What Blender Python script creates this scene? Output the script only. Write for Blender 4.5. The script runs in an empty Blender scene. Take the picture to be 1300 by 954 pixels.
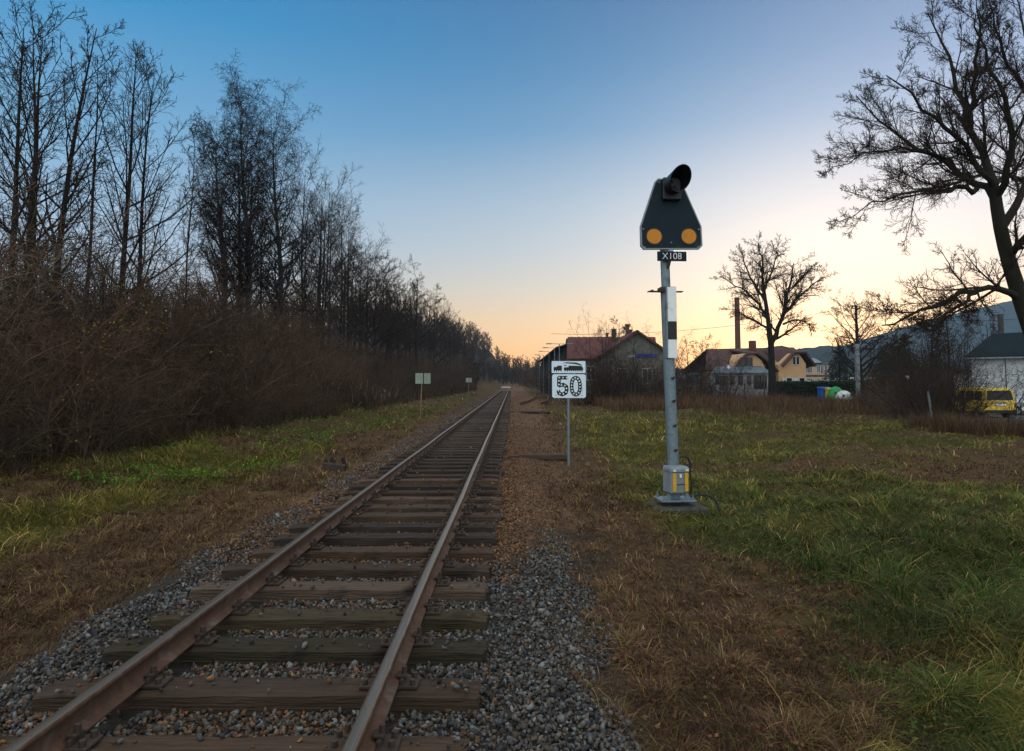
import bpy, bmesh, math, random
import numpy as np
from mathutils import Vector, Matrix
SC = bpy.context.scene
COL = SC.collection
R = math.radians
F = 867.0; CU, CV = 650.0, 433.0; PITCH = R(3.5); CAMZ = 1.86

# ---------------------------------------------------------------- placing helpers
def P(u, v, Y):
    """world point seen at photo pixel (u,v) on the plane y=Y"""
    a = (u-CU)/F; b = (CV-v)/F
    dy = math.cos(PITCH)-b*math.sin(PITCH); dz = math.sin(PITCH)+b*math.cos(PITCH)
    s = Y/dy
    return Vector((a*s, Y, CAMZ+dz*s))
def G(u, v, z=0.0):
    a = (u-CU)/F; b = (CV-v)/F
    dy = math.cos(PITCH)-b*math.sin(PITCH); dz = math.sin(PITCH)+b*math.cos(PITCH)
    s = (z-CAMZ)/dz
    return Vector((a*s, dy*s, z))

# ---------------------------------------------------------------- noise
def _hash(ix, iy, seed):
    n = (ix.astype(np.int64)*374761393 + iy.astype(np.int64)*668265263 + seed*974711) & 0x7fffffff
    n = ((n ^ (n >> 13))*1274126177) & 0x7fffffff
    n = (n ^ (n >> 16)) & 0xffff
    return n/65535.0
def vnoise(x, y, seed=0):
    x = np.asarray(x, float); y = np.asarray(y, float)
    ix = np.floor(x); iy = np.floor(y); fx = x-ix; fy = y-iy
    fx = fx*fx*(3-2*fx); fy = fy*fy*(3-2*fy)
    a = _hash(ix, iy, seed); b = _hash(ix+1, iy, seed); c = _hash(ix, iy+1, seed); d = _hash(ix+1, iy+1, seed)
    return (a*(1-fx)+b*fx)*(1-fy)+(c*(1-fx)+d*fx)*fy
def fbm(x, y, o=4, seed=0):
    x = np.asarray(x, float); y = np.asarray(y, float); s = 0; a = 0.5
    for i in range(o):
        s = s+a*vnoise(x*2**i, y*2**i, seed+i*7); a *= .5
    return s/(1-.5**o)
def sstep(a, b, x):
    t = np.clip((np.asarray(x, float)-a)/(b-a), 0, 1); return t*t*(3-2*t)

# ---------------------------------------------------------------- terrain
def gz(x, y):
    x = np.asarray(x, float); y = np.asarray(y, float)
    foot = -9.4+1.2*(fbm(y*.07, y*0+3, 2, 5)-.5)+sstep(25, 90, y)*1.0-2.6*sstep(40, 54, y)*sstep(150, 110, y)
    bank = sstep(0, 7.5, foot-x)*(3.3+np.clip((y-20)*.028, 0, 4.5))
    bank = bank+np.clip(-16-x, 0, 60)*.10
    hill = 13*np.exp(-((x+95)/70)**2)*sstep(120, 420, y)+15*np.exp(-((y-520)/160)**2)*sstep(70, -40, x)
    z = bank+hill
    # verges
    z = z-.09*sstep(-3.0, -3.6, x)*sstep(-9.5, -6.5, x)+.22*sstep(-5.5, -9, x)*sstep(-12, -9.3, x)
    z = z-.10*sstep(0.25, .9, x)-.06*sstep(.9, 3, x)
    z = z-.22*sstep(17, 22, x)*sstep(20, 30, y)
    amp = sstep(-3.4, -5.0, x)+sstep(1.0, 2.6, x)
    amp = amp*(1-.85*sstep(18, 22, x)*sstep(26, 30, y)*(1-sstep(46, 50, y)))
    b = (fbm(x*.55, y*.55, 4, 11)-.5)*.48+(fbm(x*1.7, y*1.7, 3, 29)-.5)*.12
    z = z+amp*b*(1-.7*sstep(2.2, 3.4, x)*0)
    inside = sstep(1.75, 1.45, np.abs(x+1.5))
    z = z-.058*inside
    z = z+3.0*sstep(170, 420, y)*sstep(40, 6, np.abs(x))*0
    return z
def gzf(x, y): return float(gz(np.array([x]), np.array([y]))[0])

# ---------------------------------------------------------------- object helpers
def tag(o, label=None, cat=None, group=None, kind=None):
    if label: o['label'] = label
    if cat: o['category'] = cat
    if group: o['group'] = group
    if kind: o['kind'] = kind
    return o
def empty(name, loc=(0, 0, 0), rz=0.0):
    o = bpy.data.objects.new(name, None); COL.objects.link(o)
    o.location = loc; o.rotation_euler = (0, 0, rz); o.empty_display_size = .2
    return o
def link(name, me, m=None, parent=None, loc=None):
    o = bpy.data.objects.new(name, me); COL.objects.link(o)
    if m is not None:
        for q in (m if isinstance(m, (list, tuple)) else [m]): me.materials.append(q)
    if parent: o.parent = parent
    if loc is not None: o.location = loc
    return o
def copy_tree(o, parent=None):
    c = o.copy(); COL.objects.link(c); c.parent = parent
    for ch in list(o.children): copy_tree(ch, c)
    return c
def mesh_np(name, verts, quads=None, tris=None, smooth=False, col=None):
    me = bpy.data.meshes.new(name)
    verts = np.asarray(verts, np.float32).reshape(-1, 3)
    q = np.zeros((0, 4), np.int32) if quads is None else np.asarray(quads, np.int32).reshape(-1, 4)
    t = np.zeros((0, 3), np.int32) if tris is None else np.asarray(tris, np.int32).reshape(-1, 3)
    me.vertices.add(len(verts)); me.vertices.foreach_set('co', verts.ravel())
    nl = q.size+t.size
    me.loops.add(nl); me.loops.foreach_set('vertex_index', np.concatenate([q.ravel(), t.ravel()]))
    me.polygons.add(len(q)+len(t))
    st = np.concatenate([np.arange(len(q))*4, q.size+np.arange(len(t))*3]).astype(np.int32)
    me.polygons.foreach_set('loop_start', st)
    me.polygons.foreach_set('loop_total', np.concatenate([np.full(len(q), 4), np.full(len(t), 3)]).astype(np.int32))
    if smooth: me.polygons.foreach_set('use_smooth', np.ones(len(q)+len(t), bool))
    if col is not None:
        at = me.attributes.new('col', 'FLOAT_COLOR', 'POINT')
        c = np.ones((len(verts), 4), np.float32); c[:, :3] = col
        at.data.foreach_set('color', c.ravel())
    me.update(calc_edges=True)
    return me
class MB:
    """collects shapes into one bmesh"""
    def __init__(s): s.bm = bmesh.new()
    def box(s, c, d, rz=0, bev=0, tilt=None):
        g = bmesh.ops.create_cube(s.bm, size=1); vs = g['verts']
        M = Matrix.Translation(c) @ Matrix.Rotation(rz, 4, 'Z')
        if tilt: M = M @ Matrix.Rotation(tilt[0], 4, tilt[1])
        M = M @ Matrix.Diagonal((d[0], d[1], d[2], 1))
        bmesh.ops.transform(s.bm, matrix=M, verts=vs)
        if bev:
            es = list({e for v in vs for e in v.link_edges})
            bmesh.ops.bevel(s.bm, geom=es, offset=bev, segments=1, affect='EDGES')
        return s
    def box2(s, a, b, bev=0):
        return s.box([(a[i]+b[i])/2 for i in range(3)], [abs(b[i]-a[i]) for i in range(3)], 0, bev)
    def cyl(s, a, b, r, r2=None, n=16, caps=True):
        a = Vector(a); b = Vector(b); d = b-a; r2 = r if r2 is None else r2
        g = bmesh.ops.create_cone(s.bm, cap_ends=caps, cap_tris=False, segments=n, radius1=r, radius2=r2, depth=d.length)
        M = Matrix.Translation((a+b)/2) @ d.to_track_quat('Z', 'Y').to_matrix().to_4x4()
        bmesh.ops.transform(s.bm, matrix=M, verts=g['verts']); return s
    def path(s, pts, r, n=8):
        for a, b in zip(pts[:-1], pts[1:]): s.cyl(a, b, r, n=n)
        return s
    def prism(s, pts, n):
        """closed outline pts extruded by vector n"""
        n = Vector(n); pts = [Vector(p) for p in pts]
        a = [s.bm.verts.new(p) for p in pts]; b = [s.bm.verts.new(p+n) for p in pts]
        k = len(pts)
        s.bm.faces.new(a[::-1]); s.bm.faces.new(b)
        for i in range(k): s.bm.faces.new((a[i], a[(i+1) % k], b[(i+1) % k], b[i]))
        return s
    def quad(s, pts):
        s.bm.faces.new([s.bm.verts.new(p) for p in pts]); return s
    def slab(s, pts, t):
        """polygon given thickness t along its normal"""
        p = [Vector(q) for q in pts]; n = (p[1]-p[0]).cross(p[2]-p[0]).normalized()
        return s.prism(p, n*t)
    def build(s, name, m, parent=None, loc=None, smooth=False):
        bmesh.ops.recalc_face_normals(s.bm, faces=s.bm.faces)
        me = bpy.data.meshes.new(name); s.bm.to_mesh(me); s.bm.free()
        if smooth:
            for f in me.polygons: f.use_smooth = True
            try: me.set_sharp_from_angle(angle=R(35))
            except Exception: pass
        return link(name, me, m, parent, loc)

# ---------------------------------------------------------------- materials
def hexc(h):
    c = [int(h[i:i+2], 16)/255 for i in (0, 2, 4)]
    return tuple(x/12.92 if x <= .04045 else ((x+.055)/1.055)**2.4 for x in c)
def mat(name, c, rough=.7, metal=0.0, c2=None, scale=6.0, stretch=(1, 1, 1), bump=0.0, bscale=None, spec=.35, detail=6, dirt=None):
    m = bpy.data.materials.new(name); m.use_nodes = True; nt = m.node_tree; N = nt.nodes; L = nt.links
    b = N['Principled BSDF']; b.inputs['Roughness'].default_value = rough; b.inputs['Metallic'].default_value = metal
    b.inputs['Specular IOR Level'].default_value = spec
    tc = N.new('ShaderNodeTexCoord'); mp = N.new('ShaderNodeMapping'); mp.inputs['Scale'].default_value = stretch
    L.new(tc.outputs['Object'], mp.inputs['Vector'])
    nz = N.new('ShaderNodeTexNoise'); nz.inputs['Scale'].default_value = scale; nz.inputs['Detail'].default_value = detail
    nz.inputs['Roughness'].default_value = .65
    L.new(mp.outputs[0], nz.inputs['Vector'])
    rp = N.new('ShaderNodeValToRGB'); rp.color_ramp.elements[0].position = .32; rp.color_ramp.elements[1].position = .68
    if c2 is None: c2 = tuple(x*.72 for x in c)
    rp.color_ramp.elements[0].color = (*c2, 1); rp.color_ramp.elements[1].color = (*c, 1)
    L.new(nz.outputs['Fac'], rp.inputs[0]); out = rp.outputs[0]
    if dirt:
        n2 = N.new('ShaderNodeTexNoise'); n2.inputs['Scale'].default_value = dirt[1]; n2.inputs['Detail'].default_value = 8
        L.new(tc.outputs['Object'], n2.inputs['Vector'])
        r2 = N.new('ShaderNodeValToRGB'); r2.color_ramp.elements[0].position = dirt[2]; r2.color_ramp.elements[1].position = dirt[2]+.15
        L.new(n2.outputs['Fac'], r2.inputs[0])
        mx = N.new('ShaderNodeMix'); mx.data_type = 'RGBA'; mx.inputs[7].default_value = (*dirt[0], 1)
        L.new(r2.outputs[0], mx.inputs[0]); L.new(out, mx.inputs[6]); out = mx.outputs[2]
    L.new(out, b.inputs['Base Color'])
    if bump:
        n3 = N.new('ShaderNodeTexNoise'); n3.inputs['Scale'].default_value = bscale or scale*3; n3.inputs['Detail'].default_value = 8
        L.new(mp.outputs[0], n3.inputs['Vector'])
        bp = N.new('ShaderNodeBump'); bp.inputs['Strength'].default_value = bump; bp.inputs['Distance'].default_value = .02
        L.new(n3.outputs['Fac'], bp.inputs['Height']); L.new(bp.outputs[0], b.inputs['Normal'])
    return m
def mat_attr(name, rough=.75, spec=.2, bump=0, bscale=30, var=0.0, vscale=8, transl=0.0):
    m = bpy.data.materials.new(name); m.use_nodes = True; nt = m.node_tree; N = nt.nodes; L = nt.links
    b = N['Principled BSDF']; b.inputs['Roughness'].default_value = rough; b.inputs['Specular IOR Level'].default_value = spec
    a = N.new('ShaderNodeAttribute'); a.attribute_name = 'col'; out = a.outputs['Color']
    tc = N.new('ShaderNodeTexCoord')
    if var:
        nz = N.new('ShaderNodeTexNoise'); nz.inputs['Scale'].default_value = vscale; nz.inputs['Detail'].default_value = 10
        nz.inputs['Roughness'].default_value = .7
        L.new(tc.outputs['Object'], nz.inputs['Vector'])
        mr = N.new('ShaderNodeMapRange'); mr.inputs[1].default_value = .3; mr.inputs[2].default_value = .7
        mr.inputs[3].default_value = 1-var; mr.inputs[4].default_value = 1+var
        L.new(nz.outputs['Fac'], mr.inputs[0])
        vm = N.new('ShaderNodeVectorMath'); vm.operation = 'SCALE'
        L.new(out, vm.inputs[0]); L.new(mr.outputs[0], vm.inputs['Scale']); out = vm.outputs[0]
    L.new(out, b.inputs['Base Color'])
    if bump:
        n3 = N.new('ShaderNodeTexNoise'); n3.inputs['Scale'].default_value = bscale; n3.inputs['Detail'].default_value = 8
        L.new(tc.outputs['Object'], n3.inputs['Vector'])
        bp = N.new('ShaderNodeBump'); bp.inputs['Strength'].default_value = bump; bp.inputs['Distance'].default_value = .05
        L.new(n3.outputs['Fac'], bp.inputs['Height']); L.new(bp.outputs[0], b.inputs['Normal'])
    if transl:
        tr = N.new('ShaderNodeBsdfTranslucent'); L.new(out, tr.inputs['Color'])
        ms = N.new('ShaderNodeMixShader'); ms.inputs[0].default_value = transl
        L.new(b.outputs[0], ms.inputs[1]); L.new(tr.outputs[0], ms.inputs[2]); L.new(ms.outputs[0], N['Material Output'].inputs[0])
    return m
M = {}
M['bark'] = mat('bark', (.022, .018, .014), .95, c2=(.011, .009, .008), scale=9, stretch=(1, 1, .25), bump=.6, spec=.15)
M['bark_moss'] = mat('bark_moss', (.026, .021, .013), .95, c2=(.014, .013, .008), scale=5, stretch=(1, 1, .3), bump=.6, spec=.15)
M['birch_bark'] = mat('birch_bark', (.060, .055, .048), .9, c2=(.014, .013, .012), scale=4, stretch=(1, 1, 2.5), bump=.3)
M['twig'] = mat('twig', (.045, .030, .019), .95, c2=(.022, .015, .010), scale=3, spec=.08)
M['twig_red'] = mat('twig_red', (.024, .013, .010), .95, c2=(.013, .009, .007), scale=3, spec=.08)
M['shrub_twig'] = mat('shrub_twig', (.120, .084, .060), .9, c2=(.045, .031, .022), scale=1.2, spec=.15)
def vary(m, lo, hi, warm):
    nt = m.node_tree; N = nt.nodes; L = nt.links; b = N['Principled BSDF']; src = b.inputs['Base Color'].links[0].from_socket
    oi = N.new('ShaderNodeObjectInfo'); r = N.new('ShaderNodeMapRange'); r.inputs[3].default_value = lo; r.inputs[4].default_value = hi; L.new(oi.outputs['Random'], r.inputs[0])
    v = N.new('ShaderNodeVectorMath'); v.operation = 'SCALE'; L.new(src, v.inputs[0]); L.new(r.outputs[0], v.inputs['Scale'])
    f = N.new('ShaderNodeMath'); f.operation = 'MULTIPLY'; f.inputs[1].default_value = 7.31; L.new(oi.outputs['Random'], f.inputs[0])
    fr = N.new('ShaderNodeMath'); fr.operation = 'FRACT'; L.new(f.outputs[0], fr.inputs[0])
    mx = N.new('ShaderNodeMix'); mx.data_type = 'RGBA'; mx.blend_type = 'MULTIPLY'; mx.inputs[7].default_value = (*warm, 1); L.new(fr.outputs[0], mx.inputs[0]); L.new(v.outputs[0], mx.inputs[6]); L.new(mx.outputs[2], b.inputs['Base Color'])
vary(M['shrub_twig'], .55, 1.5, (1.0, .78, .62))
M['leaf'] = mat_attr('leaf', .7, .25, transl=.25)
M['grass'] = mat_attr('grass', .7, .2, transl=.25)
M['stone'] = mat_attr('stone', .85, .25, var=.35, vscale=45, bump=.3, bscale=90)
M['ground'] = mat_attr('ground', .95, .1, bump=.9, bscale=14, var=.4, vscale=7)
M['rust'] = mat('rust', (.125, .058, .029), .8, c2=(.062, .029, .016), scale=14, bump=.25, metal=.0, spec=.4, dirt=((.14, .10, .07), 5, .55))
M['rail_top'] = mat('rail_top', (.36, .25, .165), .37, c2=(.21, .135, .085), scale=3, stretch=(30, .6, 1), metal=.9)
M['iron'] = mat('iron', (.035, .027, .022), .8, c2=(.06, .035, .022), scale=25, bump=.3)
M['galv'] = mat('galvanised_steel', (.19, .245, .275), .55, c2=(.13, .175, .20), scale=16, metal=.35, bump=.15, dirt=((.085, .088, .085), 5, .58))
M['white_paint'] = mat('white_paint', (.78, .79, .78), .5, c2=(.68, .69, .68), scale=9, dirt=((.42, .42, .38), 5, .66))
M['black_paint'] = mat('black_paint', (.012, .012, .013), .5, scale=9)
M['black_gloss'] = mat('black_hood', (.008, .008, .009), .4, scale=9)
M['slate'] = mat('signal_plate', (.009, .021, .029), .6, c2=(.007, .016, .022), scale=5, spec=.12, dirt=((.035, .042, .045), 3.0, .60))
M['slate_edge'] = mat('signal_edge', (.22, .25, .27), .5, scale=8)
M['orange'] = mat('orange_reflector', (.62, .25, .012), .5, c2=(.48, .17, .01), scale=60, bump=.5, dirt=((.40, .16, .03), 9, .60))
M['yellow'] = mat('yellow_paint', (.62, .36, .02), .55, c2=(.5, .28, .02), scale=9, dirt=((.2, .15, .06), 8, .66))
M['grey_box'] = mat('grey_cabinet', (.21, .24, .26), .65, c2=(.15, .175, .195), scale=7, dirt=((.18, .19, .18), 7, .64))
M['concrete'] = mat('concrete', (.065, .062, .055), .95, c2=(.035, .037, .028), scale=6, bump=.4)
M['cable'] = mat('cable', (.012, .012, .013), .55)
M['seal'] = mat('white_seal', (.75, .78, .72), .5)
def lin(s): return hexc(s)
# ---------------------------------------------------------------- branches
def tubes(Pt, Rr, n):
    N, k, _ = Pt.shape
    T = np.gradient(Pt, axis=1); T /= np.linalg.norm(T, axis=2, keepdims=True)+1e-9
    ref = np.where(np.abs(T[:, 0, 2:3]) < .8, np.array([[0, 0, 1.]]), np.array([[1., 0, 0]]))
    A = np.cross(T, ref[:, None, :]); A /= np.linalg.norm(A, axis=2, keepdims=True)+1e-9
    B = np.cross(T, A)
    an = np.arange(n)*2*math.pi/n
    ring = Pt[:, :, None, :]+Rr[:, :, None, None]*(np.cos(an)[None, None, :, None]*A[:, :, None, :]+np.sin(an)[None, None, :, None]*B[:, :, None, :])
    V = ring.reshape(-1, 3)
    idx = np.arange(N*k*n).reshape(N, k, n)
    a = idx[:, :-1, :]; b = np.roll(a, -1, axis=2); d = idx[:, 1:, :]; c = np.roll(d, -1, axis=2)
    return V, np.stack([a, b, c, d], -1).reshape(-1, 4)
def grow(rng, S, c, t0, t1, ang, lr, k, wob, up, rr, rmin, tap=.5, tipr=.3, angv=.2, sag=0.0):
    Pt, Rr, Ls = S; N, K, _ = Pt.shape; Mn = N*c
    pi = np.repeat(np.arange(N), c); j = np.tile(np.arange(c), N)
    t = np.clip(t0+(t1-t0)*((j+rng.random(Mn))/c), 0, .999)
    f = t*(K-1); i = np.floor(f).astype(int); w = (f-i)[:, None]
    p = Pt[pi, i]*(1-w)+Pt[pi, i+1]*w
    tan = Pt[pi, i+1]-Pt[pi, i]; tan /= np.linalg.norm(tan, axis=1, keepdims=True)+1e-9
    rad = Rr[pi, i]*(1-w[:, 0])+Rr[pi, i+1]*w[:, 0]
    az = j*2.399963+rng.random(N)[pi]*6.283+rng.normal(0, .35, Mn)
    ref = np.where(np.abs(tan[:, 2:3]) < .8, np.array([[0, 0, 1.]]), np.array([[1., 0, 0]]))
    A = np.cross(tan, ref); A /= np.linalg.norm(A, axis=1, keepdims=True)+1e-9; B = np.cross(tan, A)
    a = ang*(1+rng.normal(0, angv, Mn))
    d = np.cos(a)[:, None]*tan+np.sin(a)[:, None]*(np.cos(az)[:, None]*A+np.sin(az)[:, None]*B)
    ln = Ls[pi]*lr*(1-tap*t)*rng.uniform(.6, 1.2, Mn)
    out = np.zeros((Mn, k, 3)); out[:, 0] = p; st = (ln/(k-1))[:, None]
    for q in range(1, k):
        d = d+rng.normal(0, wob, (Mn, 3)); d[:, 2] += up-sag*q
        d /= np.linalg.norm(d, axis=1, keepdims=True); p = p+d*st; out[:, q] = p
    r0 = np.maximum(rad*rr, rmin)
    Ro = np.maximum(r0[:, None]*np.linspace(1, tipr, k)[None, :], rmin*.7)
    return out, Ro, ln
def resample(pts, rad, k, sm=2):
    pts = np.array(pts, float); s = np.concatenate([[0], np.cumsum(np.linalg.norm(np.diff(pts, axis=0), axis=1))])
    # smooth with Catmull-Rom style by dense linear + smoothing
    q = np.linspace(0, s[-1], k); o = np.stack([np.interp(q, s, pts[:, i]) for i in range(3)], 1)
    for _ in range(sm): o[1:-1] = .5*o[1:-1]+.25*(o[:-2]+o[2:])
    rs = np.interp(q, np.linspace(0, s[-1], len(rad)), rad)
    return o[None], rs[None], np.array([s[-1]])
def join(lv):
    V = []; Q = []; o = 0
    for (S, n) in lv:
        v, q = tubes(S[0], S[1], n); V.append(v); Q.append(q+o); o += len(v)
    return np.concatenate(V), np.concatenate(Q)
def mesh_tubes(name, lv, smooth=True):
    v, q = join(lv); return mesh_np(name, v, q, smooth=smooth)
def leaf_quads(rng, p, size, cols, flat=.6):
    """small diamond leaves at points p"""
    n = len(p); d = rng.normal(0, 1, (n, 3)); d[:, 2] *= flat; d /= np.linalg.norm(d, axis=1, keepdims=True)
    e = np.cross(d, rng.normal(0, 1, (n, 3))); e /= np.linalg.norm(e, axis=1, keepdims=True)
    s = (size*rng.uniform(.6, 1.3, n))[:, None]
    V = np.stack([p, p+d*s*.5+e*s*.3, p+d*s, p+d*s*.5-e*s*.3], 1).reshape(-1, 3)
    Q = np.arange(n*4).reshape(n, 4)
    return V, Q, np.repeat(cols, 4, axis=0)

def tree(name, rng, trunk, limbs, levels, trunk_mat, twig_mat, extra_limbs=None, nt=8):
    """trunk: (pts, radii); limbs: grow() settings of the first order; levels: settings of further orders"""
    T = resample(trunk[0], trunk[1], 14)
    root = empty(name)
    tl = [(T, nt)]; cur = []
    if limbs: cur.append(grow(rng, T, **limbs))
    if extra_limbs:
        for (pp, rr) in extra_limbs:
            q = resample(pp, rr, limbs['k'] if limbs else 12); j = rng.normal(0, .018*q[2][0]/2, (12, 3)); j[0] = 0; q[0][0][:] += np.cumsum(j*.35, 0)*.8+j; cur.append(q)
    S = tuple(np.concatenate([c[i] for c in cur]) for i in range(3))
    tl.append((S, 5))
    link('trunk', mesh_tubes('trunk', tl), trunk_mat, root)
    cl = []
    for i, lv in enumerate(levels):
        S = grow(rng, S, **lv); cl.append((S, 4 if i == 0 else 3))
    link('crown', mesh_tubes('crown', cl), twig_mat, root)
    return root

def sapling(seed, H, lean=(0, 0), spread=1.0, fine=1.0, r0=.13, bare=.22, wig=.12):
    """slender upright bare tree of height H"""
    rng = np.random.default_rng(seed); H = H*.91
    k = 7; t = np.linspace(0, 1, k)
    r0 = r0*.8; x = lean[0]*H*t**1.3+np.cumsum(rng.normal(0, wig, k))*.6; y = lean[1]*H*t+np.cumsum(rng.normal(0, wig, k))*.6
    x -= x[0]; y -= y[0]
    pts = np.stack([x, y, t*H-.3], 1); rad = r0*np.array([1.15, .95, .8, .64, .48, .3, .1])
    return tree('bare_tree', rng, (pts, rad),
        dict(c=int(19*fine), t0=bare, t1=.97, ang=R(42), lr=.40*spread, k=8, wob=.06, up=.085, rr=.5, rmin=.015, tap=.62, angv=.25),
        [dict(c=7, t0=.18, t1=.98, ang=R(40), lr=.44, k=6, wob=.08, up=.06, rr=.55, rmin=.011, tap=.5, angv=.3),
         dict(c=6, t0=.15, t1=1, ang=R(42), lr=.50, k=4, wob=.09, up=.05, rr=.6, rmin=.008, tap=.4, angv=.3),
         dict(c=3, t0=.3, t1=1, ang=R(40), lr=.5, k=3, wob=.09, up=.05, rr=.7, rmin=.0065, tap=.3)],
        M['bark'], M['twig'])
def birch(seed, H):
    rng = np.random.default_rng(seed); H = H*.84
    t = np.linspace(0, 1, 7)
    pts = np.stack([.35*np.sin(t*5)+.2*t, .2*np.sin(t*4+1), t*H-.3], 1); rad = .2*np.array([1.1, .9, .75, .6, .42, .25, .07])
    return tree('birch_tree', rng, (pts, rad),
        dict(c=54, t0=.18, t1=.99, ang=R(46), lr=.27, k=8, wob=.07, up=.11, rr=.42, rmin=.016, tap=.30, angv=.25),
        [dict(c=8, t0=.2, t1=.98, ang=R(42), lr=.46, k=6, wob=.12, up=.03, rr=.5, rmin=.009, tap=.4),
         dict(c=8, t0=.15, t1=1, ang=R(48), lr=.55, k=5, wob=.12, up=-.02, rr=.6, rmin=.0075, tap=.3, sag=.07),
         dict(c=4, t0=.2, t1=1, ang=R(42), lr=.6, k=4, wob=.10, up=-.06, rr=.7, rmin=.006, tap=.2, sag=.09)],
        M['birch_bark'], M['twig_red'])
def broad(seed, H, fork=.3, spread=1.0, r0=.35, dens=1.0, twm='twig', name='bare_tree'):
    """round-crowned bare tree"""
    rng = np.random.default_rng(seed)
    t = np.linspace(0, 1, 7)
    pts = np.stack([np.cumsum(rng.normal(0, .12, 7)), np.cumsum(rng.normal(0, .12, 7)), t*H*.92-.3], 1); pts[:, :2] -= pts[0, :2]
    rad = r0*np.array([1.2, .92, .8, .6, .42, .26, .1])
    return tree(name, rng, (pts, rad),
        dict(c=int(15*dens), t0=fork, t1=.96, ang=R(50), lr=.50*spread, k=9, wob=.14, up=.075, rr=.55, rmin=.03, tap=.55, angv=.25),
        [dict(c=7, t0=.25, t1=.97, ang=R(48), lr=.42, k=7, wob=.11, up=.04, rr=.55, rmin=.018, tap=.45, angv=.3),
         dict(c=7, t0=.2, t1=1, ang=R(48), lr=.46, k=5, wob=.12, up=.03, rr=.6, rmin=.015, tap=.4, angv=.3),
         dict(c=5, t0=.2, t1=1, ang=R(48), lr=.52, k=4, wob=.12, up=.03, rr=.7, rmin=.013, tap=.3)],
        M['bark'], M[twm])
LEAFC = np.array([lin('83832a'), lin('938a30'), lin('5c6a24'), lin('7a5a2c'), lin('664a2e')])
def shrub(seed, H, W, stems=22, twm='shrub_twig', leaves=250, dens=1.0, arch=.05, name='bare_shrub'):
    rng = np.random.default_rng(seed)
    n = stems; az = rng.random(n)*6.283; rr = np.sqrt(rng.random(n))*W*.28
    p = np.stack([rr*np.cos(az), rr*np.sin(az), np.full(n, -.25)], 1)
    d = np.stack([np.cos(az)*rng.uniform(.05, .75, n), np.sin(az)*rng.uniform(.05, .75, n), np.ones(n)], 1)*1.0
    d /= np.linalg.norm(d, axis=1, keepdims=True); ln = H*rng.uniform(.6, 1.15, n)
    k = 8; out = np.zeros((n, k, 3)); out[:, 0] = p
    for q in range(1, k):
        d = d+rng.normal(0, .12, (n, 3)); d[:, 2] -= arch*q*.35; d /= np.linalg.norm(d, axis=1, keepdims=True)
        p = p+d*(ln/(k-1))[:, None]; out[:, q] = p
    S = (out, np.maximum(.022*rng.uniform(.6, 1.3, n)[:, None]*np.linspace(1, .3, k)[None], .006), ln)
    root = empty(name); lv = [(S, 4)]
    A = grow(rng, S, c=int(9*dens), t0=.1, t1=.98, ang=R(46), lr=.42, k=5, wob=.2, up=.02, rr=.6, rmin=.006, tap=.45, angv=.35); lv.append((A, 3))
    B = grow(rng, A, c=5, t0=.15, t1=1, ang=R(50), lr=.5, k=4, wob=.25, up=0, rr=.7, rmin=.0045, tap=.3, angv=.4); lv.append((B, 3))
    C = grow(rng, B, c=2, t0=.3, t1=1, ang=R(50), lr=.6, k=3, wob=.25, up=0, rr=.8, rmin=.004, tap=.3, angv=.4); lv.append((C, 3))
    link('branches', mesh_tubes('branches', lv), M[twm], root)
    if leaves:
        e = B[0][:, -1]; e = e[rng.integers(0, len(e), max(leaves//28, 1))]; e = e[rng.integers(0, len(e), leaves)]+rng.normal(0, .17, (leaves, 3))
        # leaves hang together in a few sprays
        c = LEAFC[rng.integers(0, 5, leaves)]*rng.uniform(.3, .85, (leaves, 1))
        v, q, cc = leaf_quads(rng, e, .052, c)
        link('leaves', mesh_np('leaves', v, q, col=cc), M['leaf'], root)
    return root
def spruce(seed, H, W):
    rng = np.random.default_rng(seed); root = empty('spruce_tree')
    pts = np.array([[0, 0, -.3], [0, 0, H*.5], [0, 0, H]]); T = resample(pts, [.2, .12, .02], 12)
    link('trunk', mesh_tubes('trunk', [(T, 6)]), M['bark'], root)
    S = grow(rng, T, c=90, t0=.06, t1=.99, ang=R(98), lr=W/H*1.05, k=5, wob=.06, up=-.02, rr=.3, rmin=.012, tap=.93)
    B = grow(rng, S, c=9, t0=.1, t1=1, ang=R(55), lr=.38, k=3, wob=.15, up=-.08, rr=.6, rmin=.02, tap=.5)
    # needles: flat blades along the twigs
    Q = grow(rng, B, c=7, t0=.05, t1=1, ang=R(50), lr=.5, k=2, wob=.1, up=-.05, rr=1, rmin=.02, tap=.2)
    a = Q[0][:, 0]; b = Q[0][:, 1]; n = len(a); w = np.cross(b-a, rng.normal(0, 1, (n, 3))); w /= np.linalg.norm(w, axis=1, keepdims=True)+1e-9
    w *= .055; V = np.stack([a-w*.4, a+w*.4, b+w, b-w], 1).reshape(-1, 3)
    v0, q0 = join([(S, 3), (B, 3)])
    V = np.concatenate([v0, V]); qq = np.concatenate([q0, np.arange(n*4).reshape(n, 4)+len(v0)])
    c = np.array([.016, .026, .013])*rng.uniform(.6, 1.3, (len(V), 1))
    link('crown', mesh_np('crown', V, qq, col=c), M['leaf'], root)
    return root

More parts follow.
